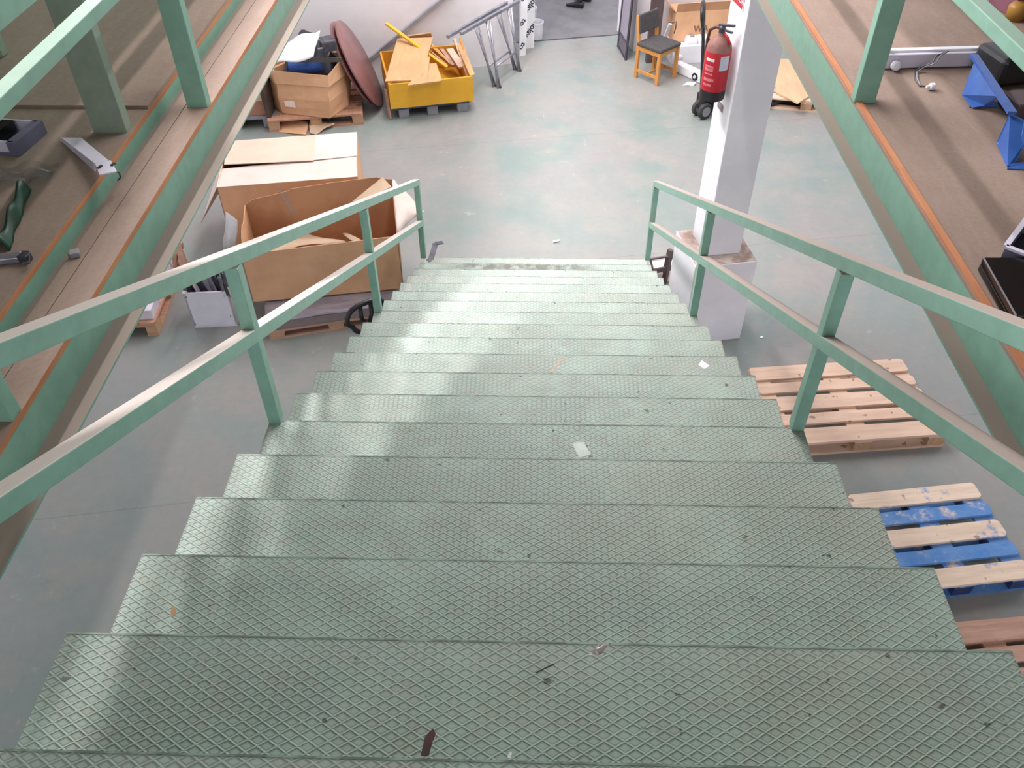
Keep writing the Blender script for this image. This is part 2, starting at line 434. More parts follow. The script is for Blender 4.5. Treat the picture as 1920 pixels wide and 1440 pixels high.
def text(name, s, size, material, parent, M, extrude=0.0006, shear=0.0, bold=0.0, spacing=1.0, clip=None):
    """raised lettering; M is the world matrix of the text plane (x along the line, y up the letters)"""
    cu = bpy.data.curves.new(name, 'FONT'); cu.body = s; cu.size = size; cu.extrude = extrude; cu.shear = shear; cu.offset = bold
    cu.align_x = 'CENTER'; cu.align_y = 'CENTER'; cu.space_character = spacing
    tmp = bpy.data.objects.new(name + '_tmp', cu); COL.objects.link(tmp)
    dg = bpy.context.evaluated_depsgraph_get()
    me = bpy.data.meshes.new_from_object(tmp.evaluated_get(dg))
    bpy.data.objects.remove(tmp)
    if clip:      # printing stops at the edges of the sheet: (point, outward normal) in room space
        me.transform(M); b = bmesh.new(); b.from_mesh(me)
        for co, no in clip:
            bmesh.ops.bisect_plane(b, geom=b.verts[:] + b.edges[:] + b.faces[:], plane_co=co, plane_no=no, clear_outer=True)
        b.to_mesh(me); b.free(); me.transform(MW[parent.name].inverted())
    else: me.transform(MW[parent.name].inverted() @ M)
    me.materials.clear(); me.materials.append(material)
    o = bpy.data.objects.new(name, me); COL.objects.link(o); o.parent = parent; MW[o.name] = MW[parent.name].copy()
    return o
def frame(o, x, y):
    """matrix with origin o, x axis, y axis"""
    x = Vector(x).normalized(); y = Vector(y); y = (y - x * y.dot(x)).normalized(); z = x.cross(y)
    return Matrix(((x.x, y.x, z.x, o[0]), (x.y, y.y, z.y, o[1]), (x.z, y.z, z.z, o[2]), (0, 0, 0, 1)))

# ================================================================== setting
HALL = R(9.5)                      # the hall stands turned against the stair
o = MB().box((0, 6.5, -0.05), (16, 20, 0.1)).build('floor', M_FLOOR); structure(o)
# white wall on the left of the doorway
WA, WB = Vector((-0.33, 10.97, 0)), Vector((-7.0, 9.42, 0))
wd = (WB - WA).normalized(); wn = Vector((wd.y, -wd.x, 0)); wn = wn if wn.y < 0 else -wn      # faces the camera
o = MB().hexa([WA, WB, WB - wn * 0.85, WA - wn * 0.85] + [p + Vector((0, 0, 5)) for p in (WA, WB, WB - wn * 0.85, WA - wn * 0.85)]).build('wall_back', M_WALL); structure(o)
# wall on the right of the doorway
RA, RB = Vector((1.36, 11.40, 0)), Vector((7.5, 12.55, 0))
o = MB().hexa([RA, RB, RB - wn * 0.8, RA - wn * 0.8] + [p + Vector((0, 0, 5)) for p in (RA, RB, RB - wn * 0.8, RA - wn * 0.8)]).build('wall_rear', M_WALL); structure(o)
M_ROOF = mat('grey_roof_sheet', (150, 148, 146), 0.8, (138, 136, 134), 2)
o = MB().box((0, -0.4, 7.05), (16, 9.2, 0.1)).build('shade_ceiling', M_ROOF); structure(o)  # unseen partial roof, added to darken the near end
M_SHADEWALL = mat('dark_shade_wall', (92, 80, 74), 0.9, (80, 70, 64), 2)
o = MB().box((-3.75, 1.7, 5.2), (0.1, 6.8, 3.6)).build('shade_wall_left', M_SHADEWALL); structure(o)  # unseen wall added to keep ambient light off the left deck
o = MB().box((3.75, 1.7, 5.15), (0.1, 6.8, 3.7)).build('shade_wall_right', M_SHADEWALL); structure(o)  # unseen wall added to darken the right deck
M_ROOM = mat('grey_room_floor', (126, 124, 126), 0.6, (112, 110, 114), 2.5)
q = [pz(1006, 77, 0), pz(1172, 64, 0)]
d_ = (q[1] - q[0]).normalized(); n_ = Vector((-d_.y, d_.x, 0))
A_, B_ = q[0] - d_ * 1.5, q[1] + d_ * 1.5
o = MB().slab([A_ + Vector((0, 0, .004)), B_ + Vector((0, 0, .004)), B_ + n_ * 3.6 + Vector((0, 0, .004)), A_ + n_ * 3.6 + Vector((0, 0, .004))], 0.004, (0, 0, 1)).build('floor_room', M_ROOM); structure(o)
o = MB().slab([A_ - n_ * 0.012 + Vector((0, 0, .006)), B_ - n_ * 0.012 + Vector((0, 0, .006)), B_ + n_ * 0.012 + Vector((0, 0, .006)), A_ + n_ * 0.012 + Vector((0, 0, .006))], 0.006, (0, 0, 1)).build('trim_1', M_DARKSTEEL); structure(o)

# ================================================================== staircase
T, RI, SW, Z0 = 0.336, 0.173902, 2.1002, 3.30414
M_NOSE = mat('worn_nosing', (116, 124, 114), 0.5, (160, 176, 164), 14, lo=0.4, hi=0.6)
ST = thing('staircase', 'wide green metal staircase with diamond-patterned treads going down the middle', 'stairs')
def nose(k): return k * T, Z0 - k * RI
for k in range(-1, 19):
    y, z = nose(k)
    b = MB(); hw = SW / 2
    # folded plate: tread, small front lip
    y0 = y - T - 0.004 if k > -1 else y - 1.3
    b.hexa([(-hw, y0, z - .006), (hw, y0, z - .006), (hw, y, z - .006), (-hw, y, z - .006),
            (-hw, y0, z), (hw, y0, z), (hw, y, z), (-hw, y, z)])
    b.hexa([(-hw, y - .006, z - .045), (hw, y - .006, z - .045), (hw, y, z - .045), (-hw, y, z - .045),
            (-hw, y - .006, z - .006), (hw, y - .006, z - .006), (hw, y, z - .006), (-hw, y, z - .006)])
    tr = b.build('tread' if k > -1 else 'landing_plate', M_TREAD, ST)
    if k > -1:
        MB().box((0, y - .0015, z + .0004), (SW, .004, .0016)).build('nosing', M_NOSE, ST)
    if k < 18:
        r_ = MB().box((0, y - 0.02, z - RI / 2 - 0.02), (SW - 0.1, 0.005, RI - 0.045)).build('riser', M_BEAM, ST)
for sx in (-1, 1):
    a, c = nose(-1), nose(18.3)
    x = sx * 0.86
    b = MB()
    pts = [(x, a[0] - 0.3, a[1] - .20), (x, a[0] - .02, a[1] - .20), (x, c[0] - .1, c[1] - .16), (x, c[0] - .1, 0.0), (x, c[0] - .55, 0.0), (x, a[0] - .3, a[1] - .50)]
    b.slab([Vector(p) - Vector((0.006 * sx, 0, 0)) for p in pts], 0.012, (1, 0, 0)).build('stringer', M_BEAM, ST)
# ---- stair railings
M_RAILR = green_paint('green_rail_paint_dim_top', (136, 176, 160), (172, 152, 144), 0.95)  # same paint and dust, top coloured darker for the less lit right rail
def stair_railing(sx, label):
    M_RAIL = M_RAILR if sx > 0 else globals()['M_RAIL']
    g = thing('stair_railing', label, 'railing', (sx * 1.025, 1.68, 0))
    X = sx * 1.025
    ytop = -0.45; yend = 5.83
    def zt(y, h):  # height of rail line
        return (3.2125 if h else 2.877) - (y - 1.68) * (0.5075 if h else 0.5245)
    for i, y in enumerate((-0.33, 1.685, 3.70, 5.805)):
        k = (0, 5, 11, 17)[i]
        zb = nose(k)[1] if i else nose(-1)[1]
        MB().box((X, y, (zb + zt(y, 1) - 0.03) / 2), (0.048, 0.05, zt(y, 1) - 0.03 - zb)).build('post', M_RAIL, g, bevel=0.003)
    MB().bar((X, ytop, zt(ytop, 1)), (X, yend, zt(yend, 1)), 0.05, 0.05).build('top_rail', M_RAIL, g, bevel=0.003)
    MB().bar((X, ytop, zt(ytop, 0)), (X, yend, zt(yend, 0)), 0.05, 0.05).build('mid_rail', M_RAIL, g, bevel=0.003)
    return g
stair_railing(-1, 'green tube stair railing on the left, in front of the cardboard boxes')
stair_railing(1, 'green tube stair railing on the right, in front of the white column')
# bent flat strip at the foot of the left rail
b = MB(); w = Vector((0.028, -0.012, 0))
pp = [pz(792, 499, .355), pz(803, 499, .35), pz(808, 478, .36) + Vector((0, 0, .03)), pz(822, 476, .36)]
pp = [Vector((-0.985, 5.74, .352)), Vector((-0.955, 5.76, .353)), Vector((-0.925, 5.95, .40)), Vector((-0.86, 5.98, .39))]
for p, q_ in zip(pp, pp[1:]): b.bar(p, q_, 0.05, 0.006)
tag(b.build('metal_strip', M_DARKSTEEL), 'bent dark metal strip at the foot of the left stair railing', 'metal strip')

# ================================================================== mezzanine decks
SKEW = -0.0085                      # decks lie slightly off the stair's line
def sx_at(x, y): return x + SKEW * (y - 2.2)
Y0, Y1 = -1.6, 5.0
def ybox(b, x0, x1, z0, z1, y0=Y0, y1=Y1):
    b.hexa([(sx_at(x0, y0), y0, z0), (sx_at(x1, y0), y0, z0), (sx_at(x1, y1), y1, z0), (sx_at(x0, y1), y1, z0),
            (sx_at(x0, y0), y0, z1), (sx_at(x1, y0), y0, z1), (sx_at(x1, y1), y1, z1), (sx_at(x0, y1), y1, z1)])
    return b
LD = thing('mezzanine_deck', 'dusty brown board deck with green edge beam on the left of the stairs', 'deck', (-1.34, 2, 3.1))
ybox(MB(), -1.346, -1.338, 3.158, 3.282).build('beam_web', M_BEAM, LD)
ybox(MB(), -1.338, -1.262, 3.158, 3.166).build('beam_flange', M_BEAM, LD)
ybox(MB(), -1.346, -1.36, 3.158, 3.282)
ybox(MB(), -1.4365, -1.337, 3.282, 3.302).build('edge_board', M_BOARD, LD)
b = ybox(MB(), -1.3372, -1.3362, 3.2825, 3.3015); b.build('board_edge', M_EDGE, LD)
ybox(MB(), -1.488, -1.4395, 3.282, 3.302).build('edge_board', M_BOARD, LD)
ybox(MB(), -1.60, -1.490, 3.278, 3.292).build('beam_top', M_BEAM, LD)
ybox(MB(), -1.522, -1.516, 3.292, 3.345).build('beam_web', M_BEAM, LD)
ybox(MB(), -4.6, -1.516, 3.345, 3.365, Y0, 2.46).build('deck_board', M_BOARD, LD)
ybox(MB(), -1.5158, -1.5148, 3.3455, 3.3645).build('board_edge', M_EDGE, LD)
ybox(MB(), -4.6, -1.516, 3.345, 3.365, 2.46, Y1).build('deck_board', M_BOARD, LD)
ybox(MB(), -4.6, -1.517, 3.3655, 3.378, 2.46, Y1).build('overlay_board', M_BOARD, LD)
RD = thing('mezzanine_deck', 'dusty brown board deck with green edge beam on the right of the stairs', 'deck', (1.285, 2, 3.1))
ybox(MB(), 1.283, 1.291, 3.150, 3.292).build('beam_web', M_BEAM, RD)
ybox(MB(), 1.228, 1.283, 3.150, 3.158).build('beam_flange', M_BEAM, RD)
ybox(MB(), 1.287, 4.6, 3.280, 3.300).build('deck_board', M_BOARD, RD)
ybox(MB(), 1.291, 1.316, 3.3001, 3.3075).build('board_edge', M_EDGE, RD)
# posts carrying the decks (out of view, beneath)
for x, p in ((-1.45, LD), (-4.3, LD), (1.42, RD), (4.3, RD)):
    for y in (-1.2, 4.6):
        if abs(x) < 2 and y > 3: continue
        MB().box((sx_at(x, y), y, 1.57), (0.1, 0.1, 3.14)).build('deck_post', M_BEAM, p)
# ---- guard railings of the decks
def guard(sx, label, posts):
    xe = -1.375 if sx < 0 else 1.318
    g = thing('guard_railing', label, 'railing', (xe, 2.3, 3.3))
    for y in posts:
        MB().box((sx_at(xe, y) + sx * 0.008, y, 3.3 + 0.55), (0.085, 0.05, 1.1)).build('post', M_RAILM, g, bevel=0.003)
    def rail(nm, z0, z1, w): ybox(MB(), xe - w / 2 - sx * 0.02, xe + w / 2 - sx * 0.02, z0, z1).build(nm, M_RAILM, g, bevel=0.003)
    rail('mid_rail', 3.893, 3.935, 0.05)
    if sx < 0:
        ybox(MB(), xe - .005 + .042, xe + .005 + .042, 4.056, 5.60).build('guard_panel', M_RAILM, g)
    else:
        rail('top_rail', 4.335, 4.385, 0.05); ybox(MB(), xe - .005 - .042, xe + .005 - .042, 4.43, 5.60).build('guard_panel', M_RAILM, g)
    return g
guard(-1, 'green guard railing along the edge of the left deck', (-0.9, 0.85, 2.63, 4.4))
guard(1, 'green guard railing along the edge of the right deck', (-0.9, 0.90, 2.70, 4.45))
# angle post of the rack on the left deck
g = thing('rack_post', 'grey-green angle-steel rack post standing on the left deck', 'post', (-1.58, 2.26, 3.365))
MB().box((-1.594, 2.262, 4.4), (0.125, 0.006, 2.07)).build('post_web', M_GREYGREEN, g)
MB().box((-1.534, 2.285, 4.4), (0.006, 0.05, 2.07)).build('post_flange', M_GREYGREEN, g)
g = thing('rack_post', 'dark green rack post at the top left corner, behind the guard railing', 'post', (-2.6, 2.9, 3.39))
MB().box((-2.36, 2.9, 4.4), (0.12, 0.006, 2.03)).build('post_web', M_GREYGREEN, g)
MB().box((-2.30, 2.93, 4.4), (0.006, 0.05, 2.03)).build('post_flange', M_GREYGREEN, g)
# unseen slabs added over the decks to block lamp light from the boards
for x0, x1, lab in ((-3.69, -1.89, 'light-blocking slab above the left deck'), (2.4, 3.69, 'light-blocking slab above the right deck')):
    o = ybox(MB(), x0, x1, 5.0, 5.04, Y0, 8.4 if x0 < 0 else Y1).build('shade_slab', M_BOARD); tag(o, 'brown board ' + lab, 'light blocker')

# ================================================================== column
CA = R(10)
cc = Vector((1.504, 5.346, 0)); pc = Vector((1.503, 5.322, 0))
CO = thing('column', 'white square column on a wider white plinth beside the stair foot', 'column', (cc.x, cc.y, 0), CA)
b = MB(); Rm = Matrix.Rotation(CA, 3, 'Z')
b.box((pc.x, pc.y, 0.4125), (0.524, 0.537, 0.825), CA).build('plinth', M_COLUMN, CO, bevel=0.008)
MB().box((pc.x, pc.y, 0.8265), (0.512, 0.525, 0.003), CA).build('plinth_top', M_PLINTHTOP, CO)
MB().box((cc.x, cc.y, 3.414), (0.30, 0.33, 5.172), CA).build('shaft', M_COLUMN, CO, bevel=0.006)
ex, ey = Rm @ Vector((1, 0, 0)), Rm @ Vector((0, 1, 0))
LF = cc - ex * 0.15                   # left face of the shaft
Mface = lambda p: frame(p, -ey, (0, 0, 1))
# red sign
p1 = pplane(1393, 20, LF, -ex); p2 = pplane(1375, 0, LF, -ex)
s_off = (p1 - LF).dot(-ey); wsign = min(0.24, s_off + 0.15)
sg = thing('safety_sign', 'red sign with white letters on the white column', 'sign', p1 - ex * 0.002)
ctr = LF + (-ey) * (s_off - 0.13) + Vector((0, 0, p1.z + 0.15)) - ex * 0.002
def plate(ctr, w, h, t): # plate on left column face
    b = MB(); b.hexa([ctr + (-ey) * a - ex * c + Vector((0, 0, d)) for d in (-h / 2, h / 2) for a, c in ((-w / 2, 0), (w / 2, 0), (w / 2, t), (-w / 2, t))])
    return b
plate(ctr, 0.27, 0.31, 0.004).build('sign_board', M_WHITE, sg)
plate(ctr - ex * 0.004, 0.25, 0.29, 0.001).build('red_field', M_SIGNRED, sg)
text('lettering', 'EXTINTOR', 0.052, M_WHITEINK, sg, Mface(ctr - ex * 0.0052 + Vector((0, 0, -0.10))))
b = MB(); cx_ = ctr - ex * 0.0055 + Vector((0, 0, 0.05))
b.lathe([(0.024, -0.05), (0.028, -0.03), (0.028, 0.02), (0.012, 0.04), (0.012, 0.055)], cx_, (0, 0, 1), 10).build('extinguisher_symbol', M_WHITEINK, sg)
# small grey plate below the extinguisher
p1 = pplane(1351, 199, LF, -ex)
b = plate(p1 - ex * 0.001, 0.11, 0.055, 0.003)
tag(b.build('label_plate', mat('grey_label', (150, 138, 140), 0.6, (128, 116, 118), 40)), 'small grey label plate on the white column below the extinguisher', 'label')

# ---- fire extinguisher
EA = cc - ex * 0.252 + ey * (-0.02)
zb = pxx(1338, 184, EA.x).z
yb = pyy(1340, 180, EA.y)
ez = yb.z - 0.015
FE = thing('fire_extinguisher', 'red fire extinguisher with dusty shoulder hung on the white column', 'fire extinguisher', (EA.x, EA.y, ez))
c = Vector((EA.x, EA.y, ez))
soft(MB().lathe([(0.064, 0), (0.088, 0.008), (0.09, 0.03), (0.09, 0.08)], c, seg=32).build('base_skirt', M_BLACK, FE, smooth=True))
soft(MB().lathe([(0.09, 0.08), (0.09, 0.345), (0.088, 0.355)], c, seg=32).build('cylinder', M_RED, FE, smooth=True))
soft(MB().lathe([(0.089, 0.354), (0.082, 0.392), (0.06, 0.425), (0.032, 0.445), (0.024, 0.456), (0.024, 0.47)], c, seg=32).build('shoulder', M_REDDUST, FE, smooth=True))
h0 = c + Vector((0, 0, 0.47))
MB().lathe([(0.022, 0), (0.022, 0.035), (0.014, 0.045)], h0, seg=14).build('valve', M_DARKSTEEL, FE)
hv = (-ey + ex * 0.6).normalized()
MB().bar(h0 + Vector((0, 0, .045)) - hv * .03, h0 + Vector((0, 0, .07)) + hv * 0.10, 0.022, 0.016).build('lever', M_DARKSTEEL, FE, bevel=0.004)
MB().bar(h0 + Vector((0, 0, .02)) - hv * .02, h0 + Vector((0, 0, .022)) + hv * 0.09, 0.02, 0.012).build('carry_handle', M_DARKSTEEL, FE, bevel=0.003)
hp = [h0 + Vector((0, 0, .02)), h0 - hv * 0.05 + Vector((0, 0, .025)), h0 - hv * 0.10 + Vector((0, 0, -.01)), h0 - hv * 0.112 + Vector((0, 0, -.08)), h0 - hv * 0.108 + Vector((0, 0, -.2)), h0 - hv * 0.103 + Vector((0, 0, -.33))]
MB().tube(hp, 0.011, 8).build('hose', mat('brown_rubber', (96, 58, 50), 0.6, (80, 48, 42), 10), FE, smooth=True)
hp2 = [h0 + hv * 0.02, h0 + hv * 0.06 + Vector((0, 0, -.02)), h0 + hv * 0.085 + Vector((0, 0, -.06))]
MB().tube(hp2, 0.009, 8).build('safety_strap', M_RED, FE, smooth=True)
vd = (CAM - c); vd.z = 0; vd.normalize()
def cyl_patch(a0, a1, z0, z1, r, name, material):
    """label curved round the cylinder; angles measured from the direction of the stairs"""
    base = math.atan2(vd.y, vd.x); n = 8
    b = MB()
    for i in range(n):
        q = []
        for z in (z0, z1):
            for rr, a in ((r, a0 + (a1 - a0) * i / n), (r, a0 + (a1 - a0) * (i + 1) / n), (r + .0008, a0 + (a1 - a0) * (i + 1) / n), (r + .0008, a0 + (a1 - a0) * i / n)):
                q.append(c + Vector((math.cos(base + a) * rr, math.sin(base + a) * rr, z)))
        b.hexa(q)
    return b.build(name, material, FE)
cyl_patch(0.25, 1.05, 0.235, 0.335, 0.0904, 'inspection_card', mat('pale_card', (206, 212, 226), 0.6, (196, 202, 218), 20))
MP = mat('pink_white_print', (226, 160, 166), 0.5, (214, 110, 122), 60, stretch=(1, 1, 5), lo=0.4, hi=0.5)
for z0, z1 in ((0.295, 0.315), (0.25, 0.265), (0.225, 0.245), (0.2, 0.21), (0.155, 0.175), (0.12, 0.135)):
    cyl_patch(-0.95, -0.2 if z0 != .155 else -.05, z0, z1, 0.0904, 'printed_label', MP if z0 != .295 else M_WHITEINK)

# ================================================================== pallets
def pallet(name, label, loc, rz, L, D, boards, mats, blockm, cat='pallet', group=None, H=0.144, bottom=True):
    g = thing(name, label, cat, loc, rz, group)
    tot = sum(boards); gap = (D - tot) / (len(boards) - 1); y = 0
    for w, mt in zip(boards, mats):
        b = MB(); c_ = 0.02
        poly = [(c_, y), (L - c_, y), (L, y + c_), (L, y + w - c_), (L - c_, y + w), (c_, y + w), (0, y + w - c_), (0, y + c_)]
        b.prism(poly, H - 0.022, H).build('top_board', mt, g, world=False)
        y += w + gap
    for x in (0.07, L / 2, L - 0.07):
        MB().box((x, D / 2, H - 0.033), (0.14, D - 0.01, 0.022)).build('cross_board', mats[1], g, world=False)
        for yy in (0.05, D / 2, D - 0.05):
            MB().box((x, yy, H / 2 - 0.011), (0.13, 0.095, H - 0.066)).build('block', blockm, g, world=False)
    for yy in (0.05, D / 2, D - 0.05):
        MB().box((L / 2, yy, 0.011), (L, 0.1, 0.022)).build('bottom_board', mats[1] if len(boards) < 9 else mats[0], g, world=False)
    return g
def place(front_left, front_right):   # yaw of the line between two floor points
    d = front_right - front_left; return math.atan2(d.y, d.x)
a, b_ = pz(1403, 690, .144), pz(1690, 672, .144); rz = place(a, b_)
off = Matrix.Rotation(rz, 3, 'Z') @ Vector((0, -0.86, 0))
pallet('wooden_pallet', 'bare wooden pallet on the floor behind the right stair railing', (a.x + off.x, a.y + off.y, 0), rz, (b_ - a).length, 0.86,
       [.15, .11, .15, .11, .15], [M_PINE] * 5, M_PINEBLK)
a, b_ = pz(1588, 928, .144), pz(1824, 904, .144); rz = place(a, b_)
off = Matrix.Rotation(rz, 3, 'Z') @ Vector((0, -0.80, 0))
pallet('wooden_pallet', 'wooden pallet with alternate blue and bare boards beside the stairs', (a.x + off.x, a.y + off.y, 0), rz, (b_ - a).length, 0.80,
       [.135, .105, .135, .105, .135], [M_BLUEW, M_BLUEB, M_BLUEW, M_BLUEB, M_BLUEW], M_BLUED)
a = pz(1800, 1166, .144); b_ = pz(1920, 1155, .144); rz = place(a, b_)
e1 = Matrix.Rotation(rz, 3, 'Z') @ Vector((1, 0, 0)); e2 = Matrix.Rotation(rz, 3, 'Z') @ Vector((0, 1, 0))
l3 = a - e1 * 0.45 - e2 * 0.80
pallet('wooden_pallet', 'brown wooden pallet at the right edge, nearest of the pallets', (l3.x, l3.y, 0), rz, 1.2, 0.80,
       [.145, .10, .145, .10, .145], [M_PINE2] * 5, M_PINE2)

# ================================================================== boxes left of the stairs
def carton(name, label, fl, fr, depth, z0, z1, material, cat='cardboard box', wall=0.008):
    """open carton: returns thing and corners"""
    d = (fr - fl); d.z = 0; e1 = d.normalized(); e2 = Vector((-e1.y, e1.x, 0)); Lx = d.length
    g = thing(name, label, cat, (fl.x, fl.y, z0), math.atan2(e1.y, e1.x))
    P = [Vector((fl.x, fl.y, 0)), Vector((fl.x, fl.y, 0)) + e1 * Lx, Vector((fl.x, fl.y, 0)) + e1 * Lx + e2 * depth, Vector((fl.x, fl.y, 0)) + e2 * depth]
    return g, P, e1, e2
def wallpanel(b, a, c, z0, z1, t, n, z1b=None):
    z1b = z1 if z1b is None else z1b
    b.hexa([Vector((a.x, a.y, z0)), Vector((c.x, c.y, z0)), Vector((c.x, c.y, z0)) + n * t, Vector((a.x, a.y, z0)) + n * t,
            Vector((a.x, a.y, z1)), Vector((c.x, c.y, z1b)), Vector((c.x, c.y, z1b)) + n * t, Vector((a.x, a.y, z1)) + n * t])
# big pale box, top flaps shut
ZB = 0.80
fl, fr = pz(406, 351, ZB), pz(670, 331, ZB)
dep = ((pz(437, 262, ZB) - fl).length + (pz(676, 249, ZB) - fr).length) / 2
g, P, e1, e2 = carton('cardboard_box', 'large closed cardboard box with pale top, farthest of the boxes beside the stairs', fl, fr, dep, 0, ZB, M_CARD)
b = MB()
for i in range(4):
    n = (-e1 * 0 + [e2, -e1, -e2, e1][i]); wallpanel(b, P[i], P[(i + 1) % 4], 0.0, ZB - 0.004, 0.008, n)
b.prism([(p.x, p.y) for p in P], 0.0, 0.008)
b.build('box_body', M_CARD, g)
b = MB()
zt_ = Vector((0, 0, ZB))
F1 = [P[0] + zt_, P[1] + zt_, P[1] + e2 * dep * .5 + zt_ - Vector((0, 0, .01)), P[0] + e2 * dep * .42 + zt_ - Vector((0, 0, .02))]
MB().slab(F1, 0.006, (0, 0, 1)).build('front_flap', M_CARDL, g)
F2 = [P[3] + zt_, P[3] + e1 * .88 + zt_, P[0] + e1 * .88 + e2 * dep * .40 + zt_ + Vector((0, 0, .008)), P[0] + e2 * dep * .44 + e1 * .03 + zt_ + Vector((0, 0, .016))]
MB().slab([F2[0], F2[3], F2[2], F2[1]], 0.006, (0, 0, 1)).build('rear_flap', mat('cream_cardboard', (222, 198, 178), .8, (212, 188, 168), 2.5), g)
F3 = [P[2] + zt_, P[3] + e1 * .88 + zt_, P[0] + e1 * .88 + e2 * dep * .42 + zt_ + Vector((0, 0, .004)), P[1] + e2 * dep * .45 + zt_]
MB().slab(F3, 0.006, (0, 0, 1)).build('rear_flap', M_CARDL, g)
f_out = pz(376, 418, 0.36)
MB().slab([P[0] + zt_, P[3] + zt_, P[3] - e1 * .12 + Vector((0, 0, .36)), Vector((f_out.x, f_out.y, .36))], 0.006).build('side_flap', M_CARDL, g)

# wrapped stack on a pallet and the open box on it
wfl, wfr = pz(508, 628, .06), pz(722, 596, .06)
rzw = place(wfl, wfr); e1 = Matrix.Rotation(rzw, 3, 'Z') @ Vector((1, 0, 0)); e2 = Matrix.Rotation(rzw, 3, 'Z') @ Vector((0, 1, 0))
l0 = wfl - e1 * 0.02
pallet('wooden_pallet', 'wooden pallet under the film-wrapped panels, below the open cardboard box', (l0.x, l0.y, 0), rzw, 1.18, 0.9, [.145, .145, .145, .145, .145], [M_PINE2] * 5, M_PINEBLK, H=0.10)
g = thing('wrapped_panels', 'flat stack of grey panels wrapped in shiny film under the open cardboard box', 'wrapped panels', (l0.x, l0.y, 0.10), rzw)
def wr(u, v):
    p = l0 + e1 * (1.17 * u) + e2 * (0.88 * v); return p
b = MB()
def topw(u, v):
    p = wr(u, v); zz = 0.195 + 0.004 * math.sin(u * 19 + v * 7) + 0.003 * math.sin(v * 31 + u * 5)
    return Vector((p.x, p.y, zz))
b.sheet(topw, 18, 14, 0.004).build('film_wrap', M_WRAP, g, smooth=True)
c0 = wr(.5, .5); MB().box((c0.x, c0.y, 0.145), (1.16, 0.87, 0.084), rzw).build('panel_stack', mat('grey_panel_edge', (126, 112, 116), 0.5, (140, 124, 122), 12, stretch=(1, 1, 8)), g)

fl, fr = pz(475, 567, .205), pz(757, 541, .205)
g, P, e1, e2 = carton('cardboard_box', 'open brown cardboard box with torn flaps on the film-wrapped panels', fl, fr, 0.66, 0.205, 0.75, M_CARD)
Lx = (P[1] - P[0]).length
zb_, zf = 0.205, 0.715
b = MB()
wallpanel(b, P[0], P[1], zb_, zf, 0.007, e2, zf + 0.05)
b.build('front_panel', M_CARD, g)
# back panel with a torn top edge
tops = [(0.0, .80), (.06, .85), (.18, .875), (.3, .905), (.32, .925), (.42, .935), (.6, .955), (.75, .965), (.9, .975), (.93, .955), (1.0, .94)]
pts = [P[3] + e1 * (Lx * u) + Vector((0, 0, z)) for u, z in tops] + [P[2] + Vector((0, 0, zb_)), P[3] + Vector((0, 0, zb_))]
MB().slab(pts[::-1], 0.007, -e2).build('back_panel', M_CARDIN, g)
# short left panel, torn
pts = [P[0] + Vector((0, 0, zf)), P[0] + e2 * .12 + Vector((0, 0, .70)), P[0] + e2 * .2 + Vector((0, 0, .76)), P[0] + e2 * .34 + Vector((0, 0, .80)), P[0] + e2 * .4 + Vector((0, 0, .77)), P[3] + Vector((0, 0, .80)), P[3] + Vector((0, 0, zb_)), P[0] + Vector((0, 0, zb_))]
MB().slab(pts, 0.007, -e1).build('side_panel', M_CARD, g)
pts = [P[1] + Vector((0, 0, zf + .05)), P[2] + Vector((0, 0, .92)), P[2] + Vector((0, 0, zb_)), P[1] + Vector((0, 0, zb_))]
MB().slab(pts, 0.007, e1).build('side_panel', M_CARDIN, g)
MB().prism([(p.x, p.y) for p in P], zb_, zb_ + .006).build('base_panel', M_CARDIN, g)
# right flap lying open, pale inside up
a1, a2, a3, a4 = P[1] + Vector((0, 0, .765)), P[2] + Vector((0, 0, .92)), pz(742, 342, .82), pz(797, 398, .74)
def flapf(u, v):
    p = a1.lerp(a2, v).lerp(a4.lerp(a3, v), u); p.z += 0.035 * math.sin(u * 3.0) + 0.01 * math.sin(v * 9 + u * 3); return p
MB().sheet(flapf, 12, 8, 0.006).build('side_flap', M_CARDL, g, smooth=True)
b1, b2 = P[2] + Vector((0, 0, .93)) - e1 * .20, P[2] + Vector((0, 0, .93)) + e1 * .0
MB().slab([pz(660, 378, .93), pz(690, 370, .93), pz(734, 350, .98), pz(717, 332, 1.0)], 0.006).build('rear_flap', M_CARDT, g)
# bits of cardboard lying in the open box
def crumple(name, label, corners, zj, material, seed, t=0.004, n=8, cat='cardboard', group=None):
    rnd = random.Random(seed); ph = [rnd.uniform(0, 6) for _ in range(6)]
    A, B, C_, D = [Vector(q) for q in corners]
    def f(u, v):
        p = A.lerp(B, u).lerp(D.lerp(C_, u), v)
        p.z += zj * (math.sin(u * 5 + ph[0]) * math.cos(v * 4 + ph[1]) + 0.5 * math.sin(u * 11 + ph[2] + v * 8))
        p.x += zj * .4 * math.sin(v * 9 + ph[3]); p.y += zj * .4 * math.sin(u * 8 + ph[4]); return p
    o = MB().sheet(f, n, n, t).build(name, material, smooth=True)
    return tag(o, label, cat, group)
crumple('cardboard_sheet', 'pale crumpled cardboard sheet inside the open box', [pz(478, 478, .60), pz(650, 452, .60), pz(560, 436, .52), pz(500, 440, .6)], 0.018, M_CARDT, 3)
crumple('cardboard_strip', 'narrow cardboard strip standing in the open box near the rail post', [pz(668, 457, .62), pz(682, 452, .62), pz(650, 436, .55), pz(642, 438, .55)], 0.004, M_CARDT, 5, n=4)
crumple('clear_wrapping', 'twist of clear plastic wrapping hanging over the torn box edge', [pz(520, 356, .95), pz(526, 348, .96), pz(556, 400, .80), pz(545, 405, .80)], 0.012, M_CLEAR, 8, t=0.001, cat='plastic wrap')
